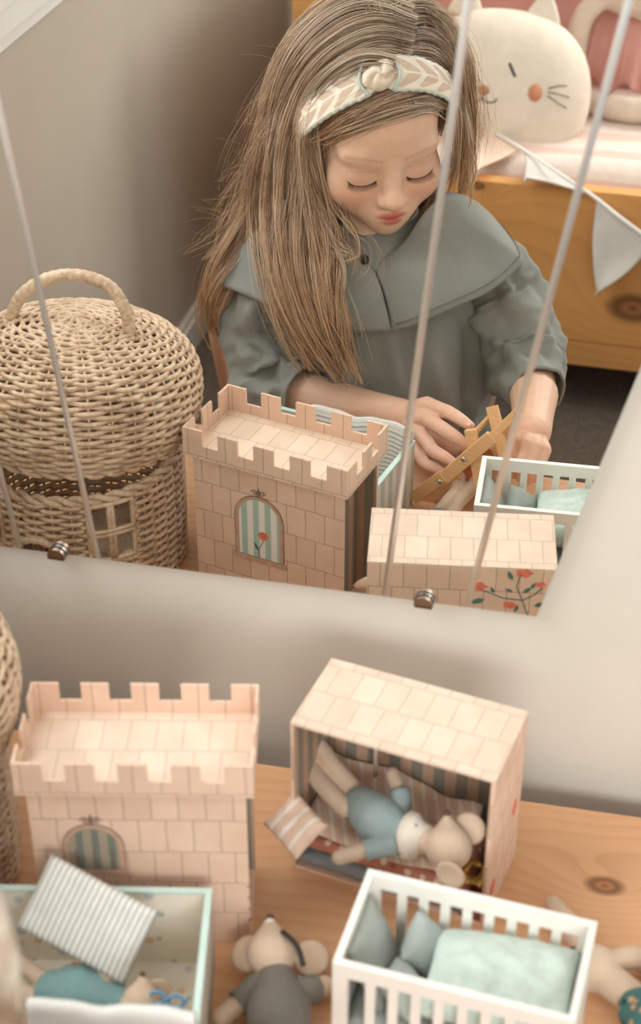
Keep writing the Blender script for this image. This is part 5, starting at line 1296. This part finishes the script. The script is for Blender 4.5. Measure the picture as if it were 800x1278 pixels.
def dm_(x, y, lift=0.0): return hp_(x, y, 0.036+(0.094+lift)*math.sqrt(max(0.05, 1-((y+0.014)/0.103)**2-(x/0.079)**2)))
# crown: the roots lie in a wide band, strands sweep to the left of the mirror, then fall over her left shoulder
F1 = [([(-0.0815, -0.7042, 0.5294), (-0.1252, -0.6865, 0.5378), (-0.1780, -0.6758, 0.5064), (-0.2167, -0.6958, 0.4454), (-0.2373, -0.6980, 0.3789)], [(-0.2330, -0.6703, 0.3116), (-0.2083, -0.6230, 0.2547), (-0.1735, -0.5880, 0.1995), (-0.1404, -0.5780, 0.1488), (-0.1162, -0.5700, 0.1061)], 420),
      ([(-0.0858, -0.7192, 0.5384), (-0.1349, -0.7021, 0.5482), (-0.1923, -0.6922, 0.5120), (-0.2416, -0.7424, 0.4370), (-0.2545, -0.7130, 0.3713)], [(-0.2559, -0.6889, 0.2952), (-0.2294, -0.6276, 0.2442), (-0.1921, -0.5920, 0.1891), (-0.1562, -0.5800, 0.1419), (-0.1232, -0.5720, 0.1039)], 420),
      ([(-0.0845, -0.7282, 0.5396), (-0.1471, -0.7200, 0.5558), (-0.2058, -0.7130, 0.5164), (-0.2504, -0.7430, 0.4426), (-0.2711, -0.7330, 0.3617)], [(-0.2742, -0.7139, 0.2823), (-0.2451, -0.6442, 0.2284), (-0.2146, -0.6020, 0.1811), (-0.1874, -0.5900, 0.1348), (-0.1704, -0.5840, 0.1106)], 360),
      ([(-0.0926, -0.7472, 0.5473), (-0.1570, -0.7456, 0.5613), (-0.2161, -0.7375, 0.5201), (-0.2572, -0.7439, 0.4482), (-0.2811, -0.7530, 0.3586)], [(-0.2972, -0.7480, 0.2828), (-0.3127, -0.7079, 0.2328), (-0.3320, -0.6749, 0.1974), (-0.3437, -0.6680, 0.1408), (-0.3351, -0.6800, 0.0869)], 300),
      ([(-0.1086, -0.7432, 0.5555), (-0.1676, -0.7645, 0.5609), (-0.2278, -0.7762, 0.5151), (-0.2618, -0.7453, 0.4539), (-0.2874, -0.7680, 0.3578)], [(-0.3121, -0.7666, 0.2672), (-0.3356, -0.7210, 0.2156), (-0.3597, -0.6939, 0.1712), (-0.3627, -0.6900, 0.1272), (-0.3418, -0.6920, 0.0665)], 240),
      ([(-0.0950, -0.6716, 0.5148), (-0.1346, -0.6658, 0.5175), (-0.1754, -0.6650, 0.4897), (-0.2043, -0.6804, 0.4414), (-0.2095, -0.6830, 0.3876)], [(-0.1975, -0.6690, 0.3330), (-0.1746, -0.6285, 0.2792), (-0.1550, -0.5920, 0.2293), (-0.1366, -0.5800, 0.1724), (-0.1190, -0.5720, 0.1194)], 320),
      ([(-0.1186, -0.7611, 0.5594), (-0.1720, -0.7748, 0.5595), (-0.2283, -0.7781, 0.5208), (-0.2624, -0.7476, 0.4595), (-0.2921, -0.7930, 0.3475)], [(-0.3021, -0.7980, 0.2608), (-0.3032, -0.7787, 0.1822), (-0.2950, -0.7600, 0.1023)], 240)]
for a_, b_, n_ in F1: L(a_+b_, 0.017, 0.019, 0.007, n_, wav=0.011)
for k in range(8):     # volume over the crown, front to back
    x = -0.050+0.0143*k; L([fr_(x*0.8, 0.112-abs(x)*0.25), dm_(x, 0.010, -0.004), dm_(x*1.05, -0.040, -0.002), dm_(x*1.1, -0.080, 0.0), hp_(x*1.1, -0.116, 0.030)], 0.008, 0.010, 0.010, 120, wav=0.004)
# wisps beside the face
L([(-0.1149, -0.6600, 0.5089), (-0.1653, -0.6573, 0.4850), (-0.1997, -0.6830, 0.4214), (-0.1919, -0.6730, 0.3656), (-0.1757, -0.6689, 0.3125), (-0.1583, -0.6512, 0.2821), (-0.1596, -0.6115, 0.2425), (-0.1675, -0.5900, 0.1932), (-0.1562, -0.5800, 0.1370)], 0.006, 0.006, 0.005, 150, wav=0.006)
L([(-0.1450, -0.6580, 0.5030), (-0.1855, -0.6638, 0.4599), (-0.1953, -0.6780, 0.3965), (-0.1767, -0.6730, 0.3278), (-0.1433, -0.6615, 0.2883), (-0.1331, -0.6463, 0.2663), (-0.1486, -0.6290, 0.2587), (-0.1553, -0.6115, 0.2431)], 0.003, 0.004, 0.003, 36, wav=0.006)
L([(-0.1748, -0.6470, 0.2937), (-0.1429, -0.6136, 0.2609), (-0.1441, -0.5920, 0.2130), (-0.1256, -0.5800, 0.1557), (-0.1144, -0.5720, 0.1076)], 0.004, 0.005, 0.003, 80, wav=0.008)
# sweep to her right
L([(-0.0316, -0.7380, 0.3762), (-0.0414, -0.7550, 0.3354), (-0.0555, -0.7680, 0.2995), (-0.0673, -0.7661, 0.2695)], 0.006, 0.009, 0.006, 110)
L([(-0.0919, -0.6848, 0.5248), (-0.0600, -0.7235, 0.5123), (-0.0391, -0.7678, 0.4715), (-0.0230, -0.7520, 0.4354), (-0.0182, -0.7730, 0.3759), (-0.0221, -0.7880, 0.3155)], 0.010, 0.009, 0.005, 220)
L([(-0.0978, -0.6928, 0.5339), (-0.0672, -0.7490, 0.5239), (-0.0376, -0.7733, 0.4867), (-0.0212, -0.7565, 0.4469), (-0.0169, -0.7830, 0.3800), (-0.0210, -0.7980, 0.3043)], 0.014, 0.010, 0.006, 260)
L([(-0.1080, -0.7108, 0.5475), (-0.0756, -0.7918, 0.5345), (-0.0356, -0.7772, 0.4983), (-0.0197, -0.7587, 0.4527), (-0.0164, -0.7980, 0.3662), (-0.0161, -0.8016, 0.2832)], 0.014, 0.012, 0.006, 260)
L([(-0.1210, -0.7326, 0.5579), (-0.0812, -0.7965, 0.5493), (-0.0370, -0.7817, 0.5114), (-0.0185, -0.7615, 0.4604), (-0.0228, -0.8230, 0.3441), (-0.0347, -0.8275, 0.2518)], 0.014, 0.013, 0.010, 220)
L([(-0.0426, -0.7521, 0.4703), (-0.0266, -0.7380, 0.4273), (-0.0255, -0.7480, 0.3683), (-0.0384, -0.7680, 0.3129)], 0.006, 0.008, 0.006, 160)
L([(-0.0218, -0.7588, 0.4525), (-0.0028, -0.7380, 0.3967), (0.0031, -0.7380, 0.3470), (-0.0038, -0.7436, 0.2969)], 0.003, 0.004, 0.002, 60)
# fringe under the band, combed to the side
def fr_(x, z, lift=0.003): return hp_(x, -0.014+0.0985*math.sqrt(max(0.02, 1-((z-0.036)/0.0905)**2-(x/0.0760)**2))+lift*0.4, z)
for k in range(10):
    f = k/9; L([fr_(0.052, 0.058+0.026*f), fr_(0.030, 0.069+0.027*f), fr_(0.004, 0.0715+0.027*f), fr_(-0.024, 0.064+0.026*f), fr_(-0.046, 0.049+0.025*f), fr_(-0.062, 0.026+0.025*f), fr_(-0.070, 0.000+0.025*f)], 0.005, 0.0055, 0.005, 110, wav=0.0025)
for k in range(4):
    f = k/3; L([fr_(0.020, 0.073+0.02*f), fr_(0.044, 0.062+0.02*f), fr_(0.062, 0.042+0.018*f), fr_(0.070, 0.018+0.015*f), hp_(0.070, 0.010, -0.018)], 0.005, 0.005, 0.004, 90, wav=0.0025)
# down the back
for k in range(6):
    x = -0.215+0.026*k; L([hp_(-0.04+0.016*k, -0.085, 0.085), hp_(-0.055+0.021*k, -0.112, 0.02), (x, -0.885, 0.26), (x-0.01, -0.915, 0.17), (x, -0.915, 0.06)], 0.018, 0.022, 0.014, 240, wav=0.008)
# loose flyaway hairs
for p in ([(-0.1272, -0.7136, 0.5532), (-0.2197, -0.7304, 0.5096), (-0.2619, -0.7230, 0.4225), (-0.2972, -0.7230, 0.3287), (-0.3258, -0.7175, 0.2692)], [(-0.1104, -0.6847, 0.5335), (-0.1918, -0.6815, 0.4971), (-0.2494, -0.7030, 0.3870), (-0.2748, -0.7002, 0.2941), (-0.3059, -0.6838, 0.2266)], [(-0.0967, -0.7165, 0.5445), (-0.0441, -0.7776, 0.4975), (-0.0180, -0.7830, 0.4222), (-0.0111, -0.7830, 0.3326)], [(-0.1710, -0.6809, 0.5196), (-0.2106, -0.6888, 0.4613), (-0.2247, -0.6830, 0.3750), (-0.2211, -0.6320, 0.2954), (-0.2269, -0.6000, 0.2166), (-0.2336, -0.6000, 0.1431)], [(-0.1458, -0.6612, 0.5080), (-0.1882, -0.6664, 0.4629), (-0.1952, -0.6730, 0.3597), (-0.1583, -0.6320, 0.3023), (-0.1324, -0.6138, 0.2794), (-0.1548, -0.5955, 0.2509)]):
    L(p, 0.012, 0.020, 0.026, 70, wav=0.010, fly=0.022, rad=0.00020)
# curly frizz standing off the outline
for p in ([(-0.1660, -0.7484, 0.5598), (-0.2168, -0.7493, 0.5246), (-0.2643, -0.7630, 0.4573), (-0.2825, -0.7530, 0.3983), (-0.2949, -0.7430, 0.3265)], [(-0.2020, -0.7233, 0.5289), (-0.2523, -0.7511, 0.4624), (-0.2816, -0.7530, 0.3870), (-0.3066, -0.7430, 0.3136), (-0.3212, -0.7234, 0.2490)], [(-0.2222, -0.7188, 0.4922), (-0.2675, -0.7430, 0.4034), (-0.2996, -0.7430, 0.3202), (-0.3307, -0.7120, 0.2471), (-0.3523, -0.6883, 0.1947)], [(-0.1133, -0.7981, 0.5526), (-0.0638, -0.7909, 0.5336), (-0.0283, -0.7734, 0.4896), (-0.0173, -0.7930, 0.4185), (-0.0130, -0.8030, 0.3473)], [(-0.0920, -0.6946, 0.5317), (-0.1272, -0.7136, 0.5532), (-0.1517, -0.7544, 0.5631), (-0.1619, -0.7771, 0.5616)], [(-0.2336, -0.6730, 0.3218), (-0.2311, -0.6260, 0.2506), (-0.2009, -0.5920, 0.1880), (-0.1432, -0.5720, 0.1210)]):
    L(p, 0.010, 0.016, 0.020, 80, wav=0.012, fly=0.012, rad=0.00024, tight=1.2)
for k in range(46):     # single curls
    i = rng.integers(0, 3); p = [[(-0.1730, -0.7332, 0.5537), (-0.2297, -0.7488, 0.5026), (-0.2754, -0.7530, 0.4213)], [(-0.2165, -0.7177, 0.5036), (-0.2675, -0.7430, 0.4034), (-0.2974, -0.7430, 0.3145)], [(-0.2735, -0.7430, 0.3803), (-0.3072, -0.7430, 0.2899), (-0.3357, -0.7065, 0.2248)]][i]
    c = Vector(p[0]).lerp(Vector(p[2]), rng.uniform(0.2, 0.9)); d = Vector((-rng.uniform(0.02, 0.06), rng.uniform(-0.01, 0.02), rng.uniform(-0.05, 0.02))); r_ = rng.uniform(0.006, 0.016); s0 = rng.choice((-1, 1))
    t = np.linspace(0, 1, 30); pos = np.array([tuple(c+d*q+Vector((r_*math.sin(q*4.2), 0.004*math.sin(q*3), s0*r_*(1-math.cos(q*4.2))*0.7))) for q in t]); curves.append((pos, 0.00020))
sizes = [len(c) for c, _ in curves]; hc = bpy.data.hair_curves.new('hair_strands'); hc.add_curves(sizes)
P = np.concatenate([c for c, _ in curves]); gi = np.array(inv); P = P @ gi[:3, :3].T+gi[:3, 3]
hc.attributes['position'].data.foreach_set('vector', P.astype(np.float32).ravel())
ra = hc.attributes.get('radius') or hc.attributes.new('radius', 'FLOAT', 'POINT')
ra.data.foreach_set('value', np.concatenate([np.linspace(1, 0.45, len(c))*r for c, r in curves]).astype(np.float32))
hc.materials.append(M['hair']); ho = bpy.data.objects.new('hair_strands', hc); COL.objects.link(ho); ho.parent = hair; ho['kind'] = 'stuff'

# ---- her chair
ch = thing('child_chair', 'child chair of pale salmon wood under the girl', 'chair', (-0.175, -0.80, FLOOR), R(-8))
obj('seat', B(-0.15, 0.15, -0.15, 0.15, 0.235, 0.252), M['chairwood'], ch, bevel=0.006)
for x in (-0.128, 0.128):
    obj('leg', T([(x, 0.125, 0.2348), (x*1.05, 0.135, 0.0)], [0.015, 0.012], 12), M['chairwood'], ch, True)
    obj('leg', T([(x, -0.125, 0.2348), (x*1.05, -0.145, 0.0)], [0.015, 0.012], 12), M['chairwood'], ch, True)
c0 = wmat(ch).inverted()
p0 = c0 @ Vector((-0.4175, -0.9000, 0.0069)); p1 = c0 @ Vector((-0.4221, -0.9000, -0.1462))
hw = abs(p0.x)
fr_ = catmull([(-hw+0.03, -0.135, 0.252), (-hw+0.004, -0.14, 0.40), (-hw, -0.15, p0.z-0.03), (-hw+0.02, -0.155, p0.z), (0, -0.165, p0.z+0.006), (hw-0.02, -0.155, p0.z), (hw, -0.15, p0.z-0.03), (hw-0.004, -0.14, 0.40), (hw-0.03, -0.135, 0.252)], 70)
obj('back_frame', T(fr_, 0.0105, 12), M['chairwood'], ch, True)
for x in (-0.06, 0.0, 0.06): obj('spindle', T([(x, -0.137, 0.252), (x, -0.162, p0.z)], 0.0065, 10), M['chairwood'], ch, True)
